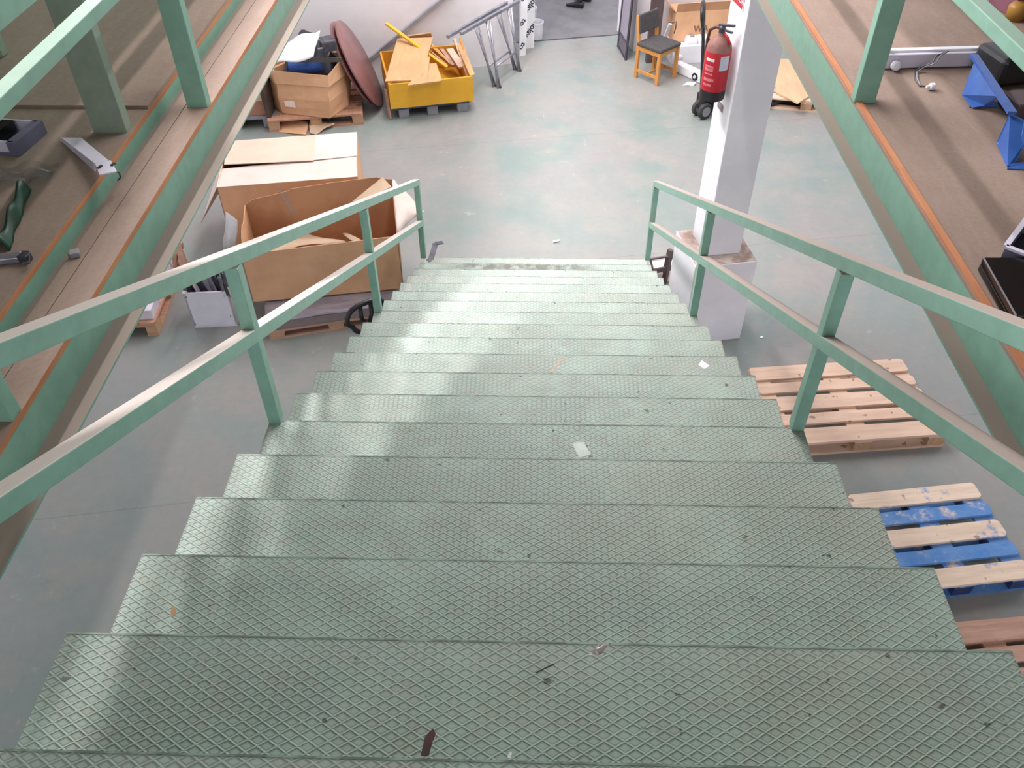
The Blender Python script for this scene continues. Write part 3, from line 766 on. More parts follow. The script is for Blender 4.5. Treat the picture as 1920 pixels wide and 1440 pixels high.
crumple('white_wrapping', 'white plastic sheet bulging out left of the open cardboard box', [pz(424, 398, .70), pz(446, 412, .70), pz(442, 474, .02), pz(418, 468, .02)], 0.012, M_WHITEPAPER, 9, t=0.002, cat='plastic wrap')

# ---- grey cabinet drawer with steel offcuts
fl, fr = pz(365, 615, 0), pz(446, 611, 0)
g, P, e1, e2 = carton('metal_bin', 'grey square bin holding dark metal profiles, left of the stairs', fl, fr, 0.37, 0, .385, M_GREYBOX, 'bin')
b = MB(); zt2 = .385
for i in range(4): wallpanel(b, P[i], P[(i + 1) % 4], 0.012, zt2, 0.018, [e2, -e1, -e2, e1][i])
b.prism([(p.x, p.y) for p in P], 0.0, 0.02)
b.build('bin_body', M_GREYBOX, g, bevel=0.002)
b = MB()
for u, v in ((.05, .9), (.95, .88), (.05, .12), (.96, .3)):
    q = P[0] + e1 * (.36 * u) + Vector((0, 0, zt2 * v)); b.lathe([(.005, 0), (.005, .003)], q, -e2, 8)
b.build('screw_heads', M_DARKSTEEL, g)
MB().lathe([(.016, 0), (.02, .006), (.014, .016)], P[0] + Vector((0, 0, zt2)) + e1 * .012 + e2 * .01, (0, 0, 1), 12).build('corner_cap', M_WHITE, g)
rnd = random.Random(4)
profs = [(330, 520, -.20), (345, 513, -.15), (356, 505, -.08), (369, 516, .02), (386, 507, .1), (394, 508, .16), (404, 503, .2), (413, 497, .26), (412, 520, .26), (421, 532, .28), (338, 517, -.19), (364, 510, -.12), (420, 512, .26)]
for i, (px_, py_, s) in enumerate(profs):
    top = pz(px_, py_, 0.55 + 0.03 * rnd.random())
    bx_ = max(.05, min(.32, .18 + s * .5))
    bot = P[0] + e1 * bx_ + e2 * (.12 + .15 * rnd.random()) + Vector((0, 0, .03))
    b = MB(); d = (top - bot).normalized()
    wdt = 0.022 + 0.012 * rnd.random()
    b.bar(bot, top, wdt, 0.004, e2); rr = d.cross(e2).normalized()
    b.bar(bot + rr * wdt / 2, top + rr * wdt / 2, 0.004, 0.016, e2)
    tag(b.build('metal_profile', M_DARKSTEEL if i % 4 else M_STEEL), 'metal profile offcut standing in the grey bin', 'metal profile', 'metal profiles in the grey bin')
# ---- pallet with packs, far left under the deck
a = pz(299, 629, .0)
pr = R(97)
g0 = pallet('wooden_pallet', 'wooden pallet with white packs at the left, under the deck edge', (a.x, a.y, 0), R(95), 1.15, 0.9, [.145, .12, .145, .12, .145], [M_PINEY] * 5, M_PINEBLK)
e1 = Matrix.Rotation(R(95), 3, 'Z') @ Vector((1, 0, 0)); e2 = Matrix.Rotation(R(95), 3, 'Z') @ Vector((0, 1, 0))
M_PACK = mat('white_pack', (218, 210, 218), 0.5, (206, 196, 206), 6)
for i, (u, v, lz, dx, dy, lab) in enumerate(((.16, .21, .10, .22, .38, 'white pack with a blue bar label, nearest on the left pallet'), (.40, .21, .16, .24, .38, 'white carton standing in the middle of the left pallet'), (.66, .21, .12, .24, .38, 'white pack behind the carton on the left pallet'), (.92, .21, .14, .24, .38, 'white pack at the far end of the left pallet'))):
    c = Vector((a.x, a.y, 0)) + e1 * u + e2 * v
    g = thing('white_pack', lab, 'package', (c.x, c.y, .144), R(95), 'white packs on the left pallet')
    MB().box((0, 0, lz / 2), (dx, dy, lz)).build('pack_body', M_PACK, g, world=False, bevel=0.004)
    b = MB()
    for k in range(7): b.box((dx * .02 + (k - 3) * .016, -dy * .1, lz + .0006), (.006 + .004 * (k % 2), .12, .001))
    b.build('printed_bars', mat('blue_grey_print', (120, 132, 166), 0.6, (100, 112, 150), 10), g, world=False)
# upright pallet end by the far end of the packs
b0 = pz(334, 515, 0)
g = thing('wooden_trestle', 'brown wooden frame end standing behind the packs on the left', 'wooden frame', (b0.x, b0.y, 0))
t0 = pz(338, 462, .30)
MB().bar((t0.x - .10, t0.y - .25, 0.0), (t0.x - .02, t0.y, .34), .05, .03).build('leg', M_PINE2, g)
MB().bar((t0.x + .06, t0.y - .25, 0.0), (t0.x - .01, t0.y, .34), .05, .03).build('leg', M_PINE2, g)
MB().bar((t0.x - .4, t0.y + .02, .30), (t0.x + .02, t0.y + .02, .30), .03, .06).build('rail', M_PINE2, g)

# ---- pallet truck builder
def pallet_truck(label, base, rz, tilt, hl, yaw_loop, forks=True):
    """base = floor point under the steering wheels"""
    g = thing('pallet_truck', label, 'pallet truck', base, rz)
    for s in (-1, 1):
        w = MB(); w.lathe([(.04, -.028), (.085, -.028), (.098, -.02), (.098, .02), (.085, .028), (.04, .028)], (s * .06, 0, .098), (1, 0, 0), 28)
        wh = soft(w.build('wheel', M_RUBBER, g, world=False, smooth=True))
        MB().lathe([(.045, -.031), (.06, -.031), (.06, .031), (.045, .031)], (s * .06, 0, .098), (1, 0, 0), 20).build('hub_ring', M_GREYHUB, wh, world=False)
        MB().lathe([(.018, -.034), (.018, .034)], (s * .06, 0, .098), (1, 0, 0), 12).build('hub', M_GREYHUB, wh, world=False)
    MB().lathe([(.045, .16), (.05, .17), (.05, .36), (.035, .38)], (0, 0, 0), (0, 0, 1), 16).build('pump', M_BLACK, g, world=False)
    MB().box((0, 0, .15), (.17, .11, .06)).build('axle_yoke', M_BLACK, g, world=False, bevel=.01)
    d = Vector((0, -math.sin(tilt), math.cos(tilt)))
    p0 = Vector((0, 0, .25)); p1 = p0 + d * .12 + Vector((0, -.03, 0)); p2 = p0 + d * (hl - .2); p3 = p0 + d * hl
    pole = MB().tube([p0, p1, p2, p3], [.024, .024, .02, .02], 10).build('handle_pole', M_BLACK, g, world=False, smooth=True)
    # loop grip in the plane of the handle
    rx = Vector((math.cos(yaw_loop), math.sin(yaw_loop), 0)); pts = []
    for k in range(20):
        a_ = 2 * math.pi * k / 20
        ca, sa = math.cos(a_), math.sin(a_)
        w_ = .17 if sa > -.2 else .13
        pts.append(p3 + d * (.115 + .125 * (abs(sa) ** .8) * (1 if sa > 0 else -1)) + rx * (w_ * (abs(ca) ** .7) * (1 if ca > 0 else -1)))
    MB().tube(pts, .022, 10, closed=True).build('loop_grip', M_BLACK, g, world=False, smooth=True)
    b = MB()
    for s in (-1, 1): b.tube([p3, p3 + d * .12 + rx * s * .045, p3 + d * .23 + rx * s * .045], .018, 8)
    b.build('grip_stem', M_BLACK, g, world=False, smooth=True)
    if forks:
        b = MB()
        for s in (-1, 1): b.box((s * .19, .68, .068), (.15, 1.12, .045))
        b.box((0, .13, .13), (.5, .05, .14))
        b.build('forks', M_BLACK, g, world=False, bevel=.005)
    return g
LP = pxx(684, 588, -1.36)
# left truck: grip seen over the stair edge
tl = R(8); base = Vector((LP.x + .02, LP.y - math.sin(tl) * LP.z, 0))
pallet_truck('black pallet truck with loop grip parked by the left stair edge', (base.x, base.y, 0), R(180), tl, (LP.z - .25 - .115) / math.cos(tl), R(35), forks=False)

# ================================================================== back left corner
# grey plastic pallet with a board tray
fr = pz(524, 238, 0)
g = thing('plastic_pallet', 'grey plastic pallet at the far left beside the junk-filled box', 'pallet', (fr.x - 1.05, fr.y - .18, 0), HALL)
e1 = Matrix.Rotation(HALL, 3, 'Z') @ Vector((1, 0, 0)); e2 = Matrix.Rotation(HALL, 3, 'Z') @ Vector((0, 1, 0))
b = MB()
for x in (.08, .36, .64, .99): b.box((x, .4, .13), (.14 if x != .36 else .18, .8, .03))
for y in (.05, .4, .75): b.box((.53, y, .13), (1.06, .1, .029))
b.build('deck_grid', M_GREYPLASTIC, g, world=False, bevel=.004)
for x in (.09, .53, .97):
    for y in (.06, .4, .74): MB().box((x, y, .06), (.17, .12, .12)).build('foot', M_GREYPLASTIC, g, world=False, bevel=.012)
c = fr - e1 * .42 + e2 * .22
g = thing('cardboard_box', 'low terracotta-brown box on the grey plastic pallet', 'cardboard box', (c.x, c.y, .146), HALL)
MB().box((0, 0.1, .09), (.68, .55, .18)).build('box_body', M_TERRA, g, world=False, bevel=.004)
MB().box((0, 0.1, .182), (.684, .554, .006)).build('lid', M_CARDT, g, world=False)
c = fr + e1 * .02 + e2 * .45
b = MB(); b.slab([c + Vector((0, -.5, 0.02)) , c + Vector((0.0, .35, 0.02)), c + Vector((-.04, .35, .62)), c + Vector((-.04, -.5, .62))], .05)
tag(b.build('leaning_board', M_DKBROWN), 'dark brown board standing between the grey plastic pallet and the junk-filled box', 'board')

# wooden pallet with the big box full of junk
pr_ = pz(683, 233, 0)
rzj = R(11); e1 = Matrix.Rotation(rzj, 3, 'Z') @ Vector((1, 0, 0)); e2 = Matrix.Rotation(rzj, 3, 'Z') @ Vector((0, 1, 0))
p0 = pr_ - e1 * 1.15
pallet('wooden_pallet', 'wooden pallet under the junk-filled octagonal cardboard box', (p0.x, p0.y, 0), rzj, 1.15, .85, [.145, .13, .145, .13, .145], [M_PINEY] * 5, M_PINEBLK)
ZR = .66
bl_, br_, bs_ = pz(530, 212, .15), pz(618, 222, .15), pz(652, 198, .15)
rl_, rr_, rs_ = pz(517, 134, ZR), pz(612, 140, ZR), pz(640, 118, ZR)
g = thing('junk_box', 'worn octagonal cardboard bin overflowing with scrap, on a pallet by the wall', 'cardboard bin', (bl_.x, bl_.y, .15))
dpt = Vector((0.02, 0.62, 0))
bot = [bl_, br_, bs_ , bs_ + Vector((-.02, .33, 0)), br_ + dpt + Vector((.0, .0, 0)), bl_ + dpt + Vector((-.05, .0, 0)), bl_ + Vector((-.16, .42, 0)), bl_ + Vector((-.14, .16, 0))]
top = [rl_, rr_, rs_, rs_ + Vector((.03, .32, 0)), rr_ + dpt, rl_ + dpt, rl_ + Vector((-.12, .42, 0)), rl_ + Vector((-.1, .16, 0))]
b = MB(); n = 8; lev = [0, .2, .4, .6, .72, .74, 1.0]; rings = []
rnd = random.Random(11)
for li, l in enumerate(lev):
    rg = []
    for i in range(n):
        p = bot[i].lerp(top[i], l)
        c_ = sum(bot, Vector()) / n; o_ = (p - c_); o_.z = 0; o_.normalize()
        push = .02 * math.sin(l * 3.1) + (.025 if l >= .74 else 0.0) + rnd.uniform(-.008, .008)
        p = p + o_ * push
        if li == len(lev) - 1: p.z += (.02, -.005, .05, .03, .0, .02, .01, .0)[i]
        rg.append(p)
    rings.append(rg)
fs = []
vs = [[b.bm.verts.new(p) for p in rg] for rg in rings]
for A, B in zip(vs, vs[1:]):
    for i in range(n): fs.append(b.bm.faces.new([A[i], A[(i + 1) % n], B[(i + 1) % n], B[i]]))
fs.append(b.bm.faces.new(vs[0][::-1]))
b.bm.normal_update(); bmesh.ops.recalc_face_normals(b.bm, faces=b.bm.faces); bmesh.ops.solidify(b.bm, geom=fs, thickness=.012)
b.build('bin_wall', M_CARD, g, recalc=True)
q = bot[0].lerp(top[0], .33) + Vector((.05, -.035, 0))
MB().slab([q, q + Vector((.13, -.01, .01)), q + Vector((.14, -.03, -.07)), q + Vector((.01, -.02, -.06))], .003).build('paper_label', M_CARDL, g)
# scrap in the box
cj = sum(top, Vector()) / n
tag(MB().tube([cj + Vector((-.19, -.16, -.02)), cj + Vector((.2, -.12, .0))], .085, 18).build('canister', M_BLUEM, smooth=False), 'blue cylinder lying across the top of the junk-filled box', 'cylinder')
heap = MB()
def heapf(u, v):
    p = cj + Vector(((u - .5) * .62, (v - .5) * .55 + .08, 0))
    p.z = ZR - .1 + .42 * math.sin(math.pi * u) ** .8 * math.sin(math.pi * v) ** .8 + .03 * math.sin(u * 17) * math.cos(v * 13); return p
tag(heap.sheet(heapf, 20, 20, .01).build('scrap_heap', M_CLOTH, smooth=True), 'heap of dark cloth and scrap in the junk-filled box', 'scrap heap')
def shf(u, v):
    A, B, C_, D = pz(507, 122, .78), pz(588, 108, .86), pz(600, 55, 1.05), pz(540, 76, 1.0)
    p = A.lerp(B, u).lerp(D.lerp(C_, u), v); p.z += .05 * math.sin(u * 3.1) * math.sin(v * 3.1) + .02 * math.sin(u * 7 + v * 5); return p
tag(MB().sheet(shf, 14, 14, .006).build('white_sheet', M_WHITEPAPER, smooth=True), 'white plastic sheet thrown over the scrap in the junk-filled box', 'plastic sheet')
tag(MB().tube([pz(500, 112, .74), pz(505, 108, .8), pz(540, 112, .8), pz(555, 100, .84)], .012, 8).build('hose', M_WHITE, smooth=True), 'white hose end hanging over the left of the junk-filled box', 'hose')
tag(MB().bar(pz(548, 113, .80), pz(640, 112, .80), .012, .05).build('strap', mat('grey_strap', (84, 82, 80), 0.7, (74, 72, 70), 10)), 'dark grey flat strap lying across the blue cylinder', 'strap')
tag(MB().tube([pz(614, 108, .82), pz(618, 95, .9), pz(607, 90, .93), pz(596, 92, .93)], .012, 8).build('steel_pipe', M_STEEL, smooth=True), 'short bent steel pipe beside the white sheet in the junk box', 'pipe')
tag(MB().tube([pz(560, 66, 1.0), pz(566, 70, .97), pz(563, 78, .92)], .022, 10).build('black_connector', M_BLACK, smooth=True), 'black ring connector behind the white sheet in the junk box', 'connector')
tag(MB().box(pz(615, 82, .95), (.16, .2, .13), .5).build('grey_casing', M_DARKSTEEL, bevel=.02), 'dark grey casing on the right of the junk heap', 'casing')
# torn cardboard on the floor
crumple('cardboard_scrap', 'torn piece of cardboard on the floor in front of the junk-filled box', [pz(522, 247, .01), pz(574, 253, .012), pz(578, 228, .05), pz(527, 219, .06)], .006, M_CARD, 21)
crumple('cardboard_scrap', 'small torn cardboard strip on the floor beside the pallet block', [pz(580, 250, .01), pz(592, 252, .01), pz(628, 231, .05), pz(580, 226, .06)], .008, M_CARDT, 22)

# round table tops leaning
DISC = 12
def disc(label, bot_, top_, off, r_s=1.0):
    d = (top_ - bot_); D = d.length; c = (top_ + bot_) / 2 + off; u = d.normalized()
    w = Vector((0.1, 1, 0)); w = (w - u * w.dot(u)).normalized(); w = Matrix.Rotation(R(DISC), 3, u) @ w; nrm = u.cross(w)
    b = MB(); rr = D / 2 * r_s
    b.lathe([(rr - .012, -.016), (rr, -.008), (rr, .008), (rr - .012, .016)], c, nrm, 56)
    return tag(soft(b.build('round_tabletop', M_TABLE, smooth=True)), label, 'tabletop')
db, dt = pz(714, 197, 0), pz(628, 40, 1.0)
disc('round red-brown tabletop leaning at a slant, front one of the two', db + Vector((0, 0, .01)), dt, Vector((0.02, 0, 0)))
disc('round red-brown tabletop leaning at a slant, behind the other one', db + Vector((0, 0, .01)), dt, Vector((-.06, .03, -.01)), .97)

# ---- yellow crate with boards
ZC = .455
fl, fr = pz(729, 158, ZC), pz(889, 148, ZC)
fl = pz(733, 204, .15); fr = pz(888, 188, .15); fl.z = fr.z = 0
dv = (fr - fl); e1 = dv.normalized(); e2 = Vector((-e1.y, e1.x, 0)); Lx = dv.length; ang = math.atan2(e1.y, e1.x)
p0 = fl + e1 * .06 + e2 * .03
g = thing('plastic_pallet', 'blue-grey pallet under the yellow crate', 'pallet', (p0.x, p0.y, 0), ang)
MB().box((Lx / 2 - .06, .45, .125), (Lx - .1, .9, .035)).build('deck', M_BLUEPLATE, g, world=False, bevel=.004)
for x in (.1, Lx / 2 - .06, Lx - .2):
    for y in (.06, .45, .84): MB().box((x, y, .055), (.13, .12, .11)).build('foot', M_GREYPLASTIC, g, world=False, bevel=.006)
DC = 1.02
g = thing('yellow_crate', 'low yellow open crate full of boards on a pallet by the wall', 'crate', (fl.x, fl.y, .144), ang)
def loc(u, v, z): return fl + e1 * u + e2 * v + Vector((0, 0, z))
MB().box((Lx / 2, .011, .155), (Lx, .022, .31)).build('front_panel', M_YELLOW, g, world=False)
MB().box((Lx / 2, DC, .155), (Lx, .022, .31)).build('back_panel', M_YELLOWIN, g, world=False)
MB().box((.011, DC / 2, .155), (.022, DC - .02, .31)).build('side_panel', M_YELLOWIN, g, world=False)
MB().box((Lx - .011, DC / 2, .155), (.022, DC - .02, .31)).build('side_panel', M_YELLOWIN, g, world=False)
MB().box((Lx / 2, DC / 2, .012), (Lx - .04, DC - .02, .02)).build('base_panel', M_YELLOWIN, g, world=False)
# extra edge strip left of the crate
o = MB().bar(loc(-.02, .05, 0.0), loc(-.035, .10, .36), .02, .05).build('wooden_strip', M_PINE2); tag(o, 'grey-brown wooden strip standing at the left corner of the yellow crate', 'strip')
def sheet4(name, label, quad, t, material, cat='board', group=None):
    o = MB().slab([Vector(p) for p in quad], t).build(name, material); return tag(o, label, cat, group)
sheet4('veneer_board', 'wide tan board slanting over the left of the yellow crate', [pz(722, 152, .475), pz(788, 150, .475), pz(812, 70, .62), pz(745, 72, .62)], .016, M_VENEER)
sheet4('veneer_board', 'narrow tan board overlapping the wide one on the yellow crate', [pz(790, 150, .48), pz(801, 149, .48), pz(806, 106, .56), pz(797, 106, .56)], .014, M_VENEER)
sheet4('veneer_board', 'short tan board poking over the front edge of the yellow crate', [pz(764, 160, .475), pz(829, 151, .475), pz(818, 118, .50), pz(797, 120, .50)], .014, M_VENEER)
sheet4('veneer_board', 'tan board standing at the back of the yellow crate', [pz(748, 75, .52), pz(810, 70, .52), pz(808, 62, .62), pz(765, 68, .62)], .014, M_VENEER)
def slat(name, label, a, b_, w, h, material, grp=None):
    o = MB().bar(a, b_, w, h).build(name, material); return tag(o, label, 'batten', grp)
slat('yellow_batten', 'longest yellow batten poking up left out of the yellow crate', pz(724, 44, .80), pz(838, 126, .40), .05, .022, M_YELLOW)
slat('yellow_batten', 'yellow batten under the longest one in the yellow crate', pz(782, 85, .56), pz(832, 122, .40), .04, .02, M_YELLOW)
slat('wooden_batten', 'tan batten lying along the middle of the yellow crate', pz(804, 78, .46), pz(845, 120, .36), .03, .015, M_VENEER)
slat('wooden_batten', 'second tan batten in the middle of the yellow crate', pz(812, 90, .44), pz(850, 124, .34), .03, .015, M_BEECH)
slat('wooden_batten', 'thin brown batten nearest the longest yellow slat', pz(800, 90, .47), pz(838, 122, .38), .018, .012, M_PINE2)
slat('wooden_batten', 'brown-grey flat batten in the yellow crate beside the pale offcut', pz(828, 92, .42), pz(851, 122, .36), .05, .012, M_PINE2)
slat('wooden_offcut', 'pale wide offcut lying in the yellow crate', pz(843, 92, .44), pz(866, 126, .38), .09, .02, M_PINE)
slat('wooden_batten', 'pale long batten against the right side of the yellow crate', pz(852, 74, .48), pz(878, 146, .34), .03, .03, M_PINE)
slat('wooden_batten', 'orange-brown batten along the right wall of the yellow crate', pz(863, 72, .48), pz(883, 144, .40), .025, .03, M_BEECH)
o = MB().slab([loc(Lx - .03, .02, .46), loc(Lx + .03, .02, .47), loc(Lx + .06, DC, .47), loc(Lx - .03, DC, .47)], .012, (0, 0, 1)).build('veneer_board', M_VENEER); tag(o, 'long tan board lying on the right edge of the yellow crate', 'board')

# grey pole against the wall
wp = WA + wn * .03
a, b_ = pplane(688, 116, wp, wn), pplane(836, -6, wp, wn)
a = pplane(655, 143, wp, wn) if False else a
tag(MB().bar(a + (a - b_) * .25, b_ + (b_ - a) * .1, .045, .045).build('steel_pole', M_GREYHUB), 'long grey steel pole leaning against the white wall', 'pole')

# ---- folding table frames
def table_frame(label, r0, r1, feet, off, group):
    r0, r1 = Vector(r0) + off, Vector(r1) + off
    g = thing('table_frame', label, 'table frame', (feet[0].x, feet[0].y, 0))
    MB().bar(r0, r1, .04, .04).build('top_rail', M_STEEL, g, bevel=.003)
    tops = [r0.lerp(r1, .42), r0.lerp(r1, .80)]; fo = []
    for tp, f in zip(tops, feet):
        f = Vector(f) + Vector((off.x, off.y, 0)); fo.append(f)
        MB().tube([tp - Vector((0, 0, .02)), f + Vector((0, 0, .012))], .013, 10).build('leg', M_STEEL, g, smooth=True)
        MB().tube([tp - Vector((-.05, -.02, .02)), f + Vector((-.03, -.02, .012))], .013, 10).build('leg', M_STEEL, g, smooth=True)
        MB().lathe([(.016, 0), (.016, .025)], f, (0, 0, 1), 10).build('foot_cap', M_DARKSTEEL, g)
    MB().tube([fo[0].lerp(tops[0], .32), fo[1].lerp(tops[1], .32)], .012, 8).build('cross_brace', M_STEEL, g, smooth=True)
    return g
zr = .83
fa, fb = pz(938, 165, 0), pz(976, 134, 0)
table_frame('grey metal folding table frame leaning by the wall, front one of the two', pz(864, 63, zr), pz(972, 2, zr), (fa, fb), Vector((0, 0, 0)), None)
table_frame('grey metal folding table frame leaning by the wall, rear one of the two', pz(839, 69, zr), pz(950, 5, zr), (pz(929, 162, 0), pz(968, 131, 0)), Vector((0, 0, 0)), None)

# ---- film-covered panels with print
def film_panel(label, bl, br, h, lean, texts):
    bl, br = Vector(bl), Vector(br); x = (br - bl).normalized(); nrm = Vector((x.y, -x.x, 0))
    up = (Vector((0, 0, 1)) - nrm * lean).normalized()
    g = thing('panel', label, 'panel', bl)
    MB().slab([bl, br, br + up * h, bl + up * h], .006, x.cross(up)).build('sheet', M_WHITEPAPER, g)
    nf = x.cross(up)
    for s, u, v, rot, sz in texts:
        o_ = bl + x * u + up * v + nf * .0012
        ca, sa = math.cos(R(rot)), math.sin(R(rot))
        text('printed_word', s, sz, M_INK, g, frame(o_, x * ca + up * sa, up * ca - x * sa), bold=.003, clip=[(br - x * .002, x), (bl + x * .002, -x)])
    return g
film_panel('white film-covered panel with large dark lettering, wider and behind', pz(973, 92, 0), pz(1001, 90, 0), 1.5, -.06,
           [('nolay', .172, .27, 235, .112), ('nolay', .172, .62, 235, .112), ('nolay', .172, .97, 235, .112)])
film_panel('narrow white film-covered panel with cut-off lettering in front of the wider one', pz(974, 106, 0), pz(986, 103, 0), 1.45, -.06,
           [('to', .04, .14, 235, .112), ('to', .04, .47, 235, .112), ('to', .04, .8, 235, .112)])

# ---- buckets
def bucket(label, p, r, h):
    g = thing('bucket', label, 'bucket', (p.x, p.y, 0.004))
    soft(MB().lathe([(r * .88, 0), (r, h - .02), (r * 1.05, h - .02), (r * 1.05, h), (r * .95, h), (r * .84, .02)], (p.x, p.y, .004), seg=28).build('bucket_body', M_WHITE, g, smooth=True))
    pts = [Vector((p.x + r * 1.04 * math.cos(a_), p.y + r * .2 * math.sin(a_) - r * .9 * abs(math.sin(a_)), h - .03 - .07 * math.sin(a_))) for a_ in [math.pi * k / 10 for k in range(11)]]
    MB().tube(pts, .003, 6).build('wire_handle', M_STEEL, g, smooth=True)
    return g
bucket('white plastic bucket by the doorway, in front of the other one', pz(1005, 72, 0), .105, .24)
bucket('white plastic bucket with dark rim, behind the lettered panel', pz(994, 42, 0), .10, .22)

# ---- mesh panel by the doorway
bl, br = pz(1159, 88, 0), pz(1173, 113, 0)
g = thing('mesh_panel', 'grey mesh panel leaning on the wall right of the doorway', 'mesh panel', bl)
up = Vector((.03, .03, 1)).normalized(); hh = 1.25; x_ = (br - bl).normalized()
MB().slab([bl + x_ * .02 + up * .22, br - x_ * .02 + up * .22, br - x_ * .02 + up * hh, bl + x_ * .02 + up * hh], .012).build('mesh_sheet', M_MESH, g)
MB().slab([bl + x_ * .02 + up * .02, br - x_ * .02 + up * .02, br - x_ * .02 + up * .2, bl + x_ * .02 + up * .2], .012).build('kick_plate', mat('purple_grey_plate', (112, 102, 114), .5, (100, 90, 102), 6), g)
for q in (bl, br): MB().bar(q, q + up * hh, .025, .025).build('side_bar', M_DARKSTEEL, g)
for z in (.0, .21, hh): MB().bar(bl + up * (z + .012), br + up * (z + .012), .022, .022).build('cross_bar', M_DARKSTEEL, g)

# dark steel upright behind the chair
bp = pz(1221, 116, 0)
tag(MB().box((bp.x, bp.y, 1.1), (.16, .08, 2.2), R(10)).build('steel_upright', M_BROWNSTEEL), 'dark brown steel upright behind the chair', 'post')

# ---- chair
cf = pz(1231, 162, 0); cl = pz(1195, 144, 0); crr = pz(1277, 141, 0)
# seat square: front-left leg cl? axes
ax = (crr - cf); ax.z = 0; ay = (cl - cf); ay.z = 0
CH = thing('chair', 'orange wooden chair with dark grey padded seat, in front of the wall', 'chair', (cf.x, cf.y, 0))
wx, wy = .40, .40
ax.normalize(); ay = Vector((-ax.y, ax.x, 0)) if Vector((-ax.y, ax.x, 0)).dot(ay) > 0 else Vector((ax.y, -ax.x, 0))
def cp(u, v, z): return cf + ax * u + ay * v + Vector((0, 0, z))
S_ = .036
for u, v, top_ in ((0.018, 0.018, .43), (wx - .018, 0.018, .43), (0.018, wy - .018, .80), (wx - .018, wy - .018, .80)):
    # rear legs carry the back
    MB().bar(cp(u, v, 0), cp(u, v + (.0 if top_ < .5 else .0), .44), S_, .045, ay).build('leg', M_BEECH, CH, bevel=.004)
for u in (.018, wx - .018):
    MB().bar(cp(u, wy - .018, .44), cp(u, wy + .03, .80), S_, .04, ay).build('back_upright', M_BEECH, CH, bevel=.004)
for a0, a1 in (((.03, .018), (wx - .03, .018)), ((.03, wy - .018), (wx - .03, wy - .018)), ((.018, .03), (.018, wy - .03)), ((wx - .018, .03), (wx - .018, wy - .03))):
    MB().bar(cp(*a0, .40), cp(*a1, .40), .02, .06).build('seat_rail', M_BEECH, CH, bevel=.003)
for u in (.018, wx - .018): MB().bar(cp(u, .03, .10), cp(u, wy - .03, .10), .02, .04).build('side_stretcher', M_BEECH, CH, bevel=.003)
MB().bar(cp(.03, wy * .5, .10), cp(wx - .03, wy * .5, .10), .02, .035).build('middle_stretcher', M_BEECH, CH, bevel=.003)
b = MB(); Mc = Matrix((ax, ay, Vector((0, 0, 1)))).transposed()
b.box(cp(wx / 2, wy / 2 - .01, .452), (wx + .02, wy + .01, .05), M=Mc).build('seat_cushion', M_SEAT, CH, bevel=.018)
bk = (cp(0, wy + .03, .80) - cp(0, wy - .018, .44)).normalized()
Mb = Matrix((ax, bk.cross(ax).normalized(), bk)).transposed()
MB().box(cp(wx / 2, wy + .012 - .012, .69), (wx - .02, .04, .24), M=Mb).build('backrest', M_SEAT, CH, bevel=.015)

# ---- machine parts and boxes behind the chair
cb = pz(1268, 76, .26)
e1 = Matrix.Rotation(HALL, 3, 'Z') @ Vector((1, 0, 0)); e2 = Matrix.Rotation(HALL, 3, 'Z') @ Vector((0, 1, 0))
g = thing('low_platform', 'white low platform under the lettered cardboard box', 'platform', (cb.x + .35, cb.y + .1, 0), HALL)
MB().box((0.1, 0.0, .12), (1.1, .42, .24)).build('platform_body', M_WHITE, g, world=False, bevel=.004)
c1 = pz(1262, 80, .245); Lb = 1.0
g = thing('cardboard_box', 'cardboard box printed WA behind the fire extinguisher', 'cardboard box', (c1.x, c1.y, .245), HALL)
MB().box((Lb / 2, .18, .20), (Lb, .32, .40)).build('box_body', M_CARD, g, world=False, bevel=.003)
MB().slab([(0, .02, .40), (Lb, .02, .40), (Lb, -.02, .52), (0, -.02, .52)], .006).build('front_flap', M_CARDIN, g, world=False)
MB().slab([(0, .02, .40), (0, .34, .40), (-.10, .36, .5), (-.12, .0, .5)], .006).build('side_flap', M_CARDIN, g, world=False)
pw = pyy(1314, 62, (c1 + e1 * .3).y + .0)
pw = pplane(1314, 54, c1 + e2 * .02, e2)
text('printed_letters', 'WA', .12, M_BROWNINK, g, frame(pw - e2 * .003, e1, (0, 0, 1)), bold=.003)
# machine parts
def motor(label, px_, py_, z, r, L_, ang_, group):
    p = pz(px_, py_, z); d = Vector((math.cos(ang_), math.sin(ang_), 0))
    g = thing('motor', label, 'motor', (p.x, p.y, max(0, z - r)))
    soft(MB().lathe([(r * .7, -L_ / 2), (r, -L_ / 2 + .02), (r, L_ / 2 - .02), (r * .7, L_ / 2)], p, d, 20).build('housing', M_WHITE, g, smooth=True))
    MB().lathe([(r * .35, 0), (r * .35, .03)], p + d * (L_ / 2), d, 14).build('shaft', M_DARKSTEEL, g)
    MB().box(p - Vector((0, 0, r * .85)), (L_ * .8, r * 1.4, r * .3), ang_).build('foot_plate', M_GREYHUB, g)
    MB().box(p + Vector((0, 0, r * .9)), (L_ * .35, r * 1.0, r * .5), ang_).build('terminal_box', M_GREYHUB, g, bevel=.005)
    return g
motor('white motor on the upper left of the machine parts', 1296, 76, .27, .07, .16, HALL, None)
motor('white motor beside the trolley handle', 1316, 74, .27, .07, .15, HALL, None)
motor('silver-white motor in the middle of the machine parts', 1297, 98, .10, .07, .17, HALL - .3, None)
motor('white motor behind the chair leg', 1272, 106, .09, .06, .16, .6, None)
a, b_ = pz(1268, 122, .06), pz(1322, 148, .06)
tag(MB().bar(a, b_, .12, .11).build('white_casing', M_WHITE, bevel=.006), 'long white casing lying on the floor right of the chair', 'casing')
a = pz(1298, 146, .06)
g = thing('lens_barrel', 'white cylinder with a dark glass end on the floor by the trolley', 'cylinder', (a.x, a.y, 0))
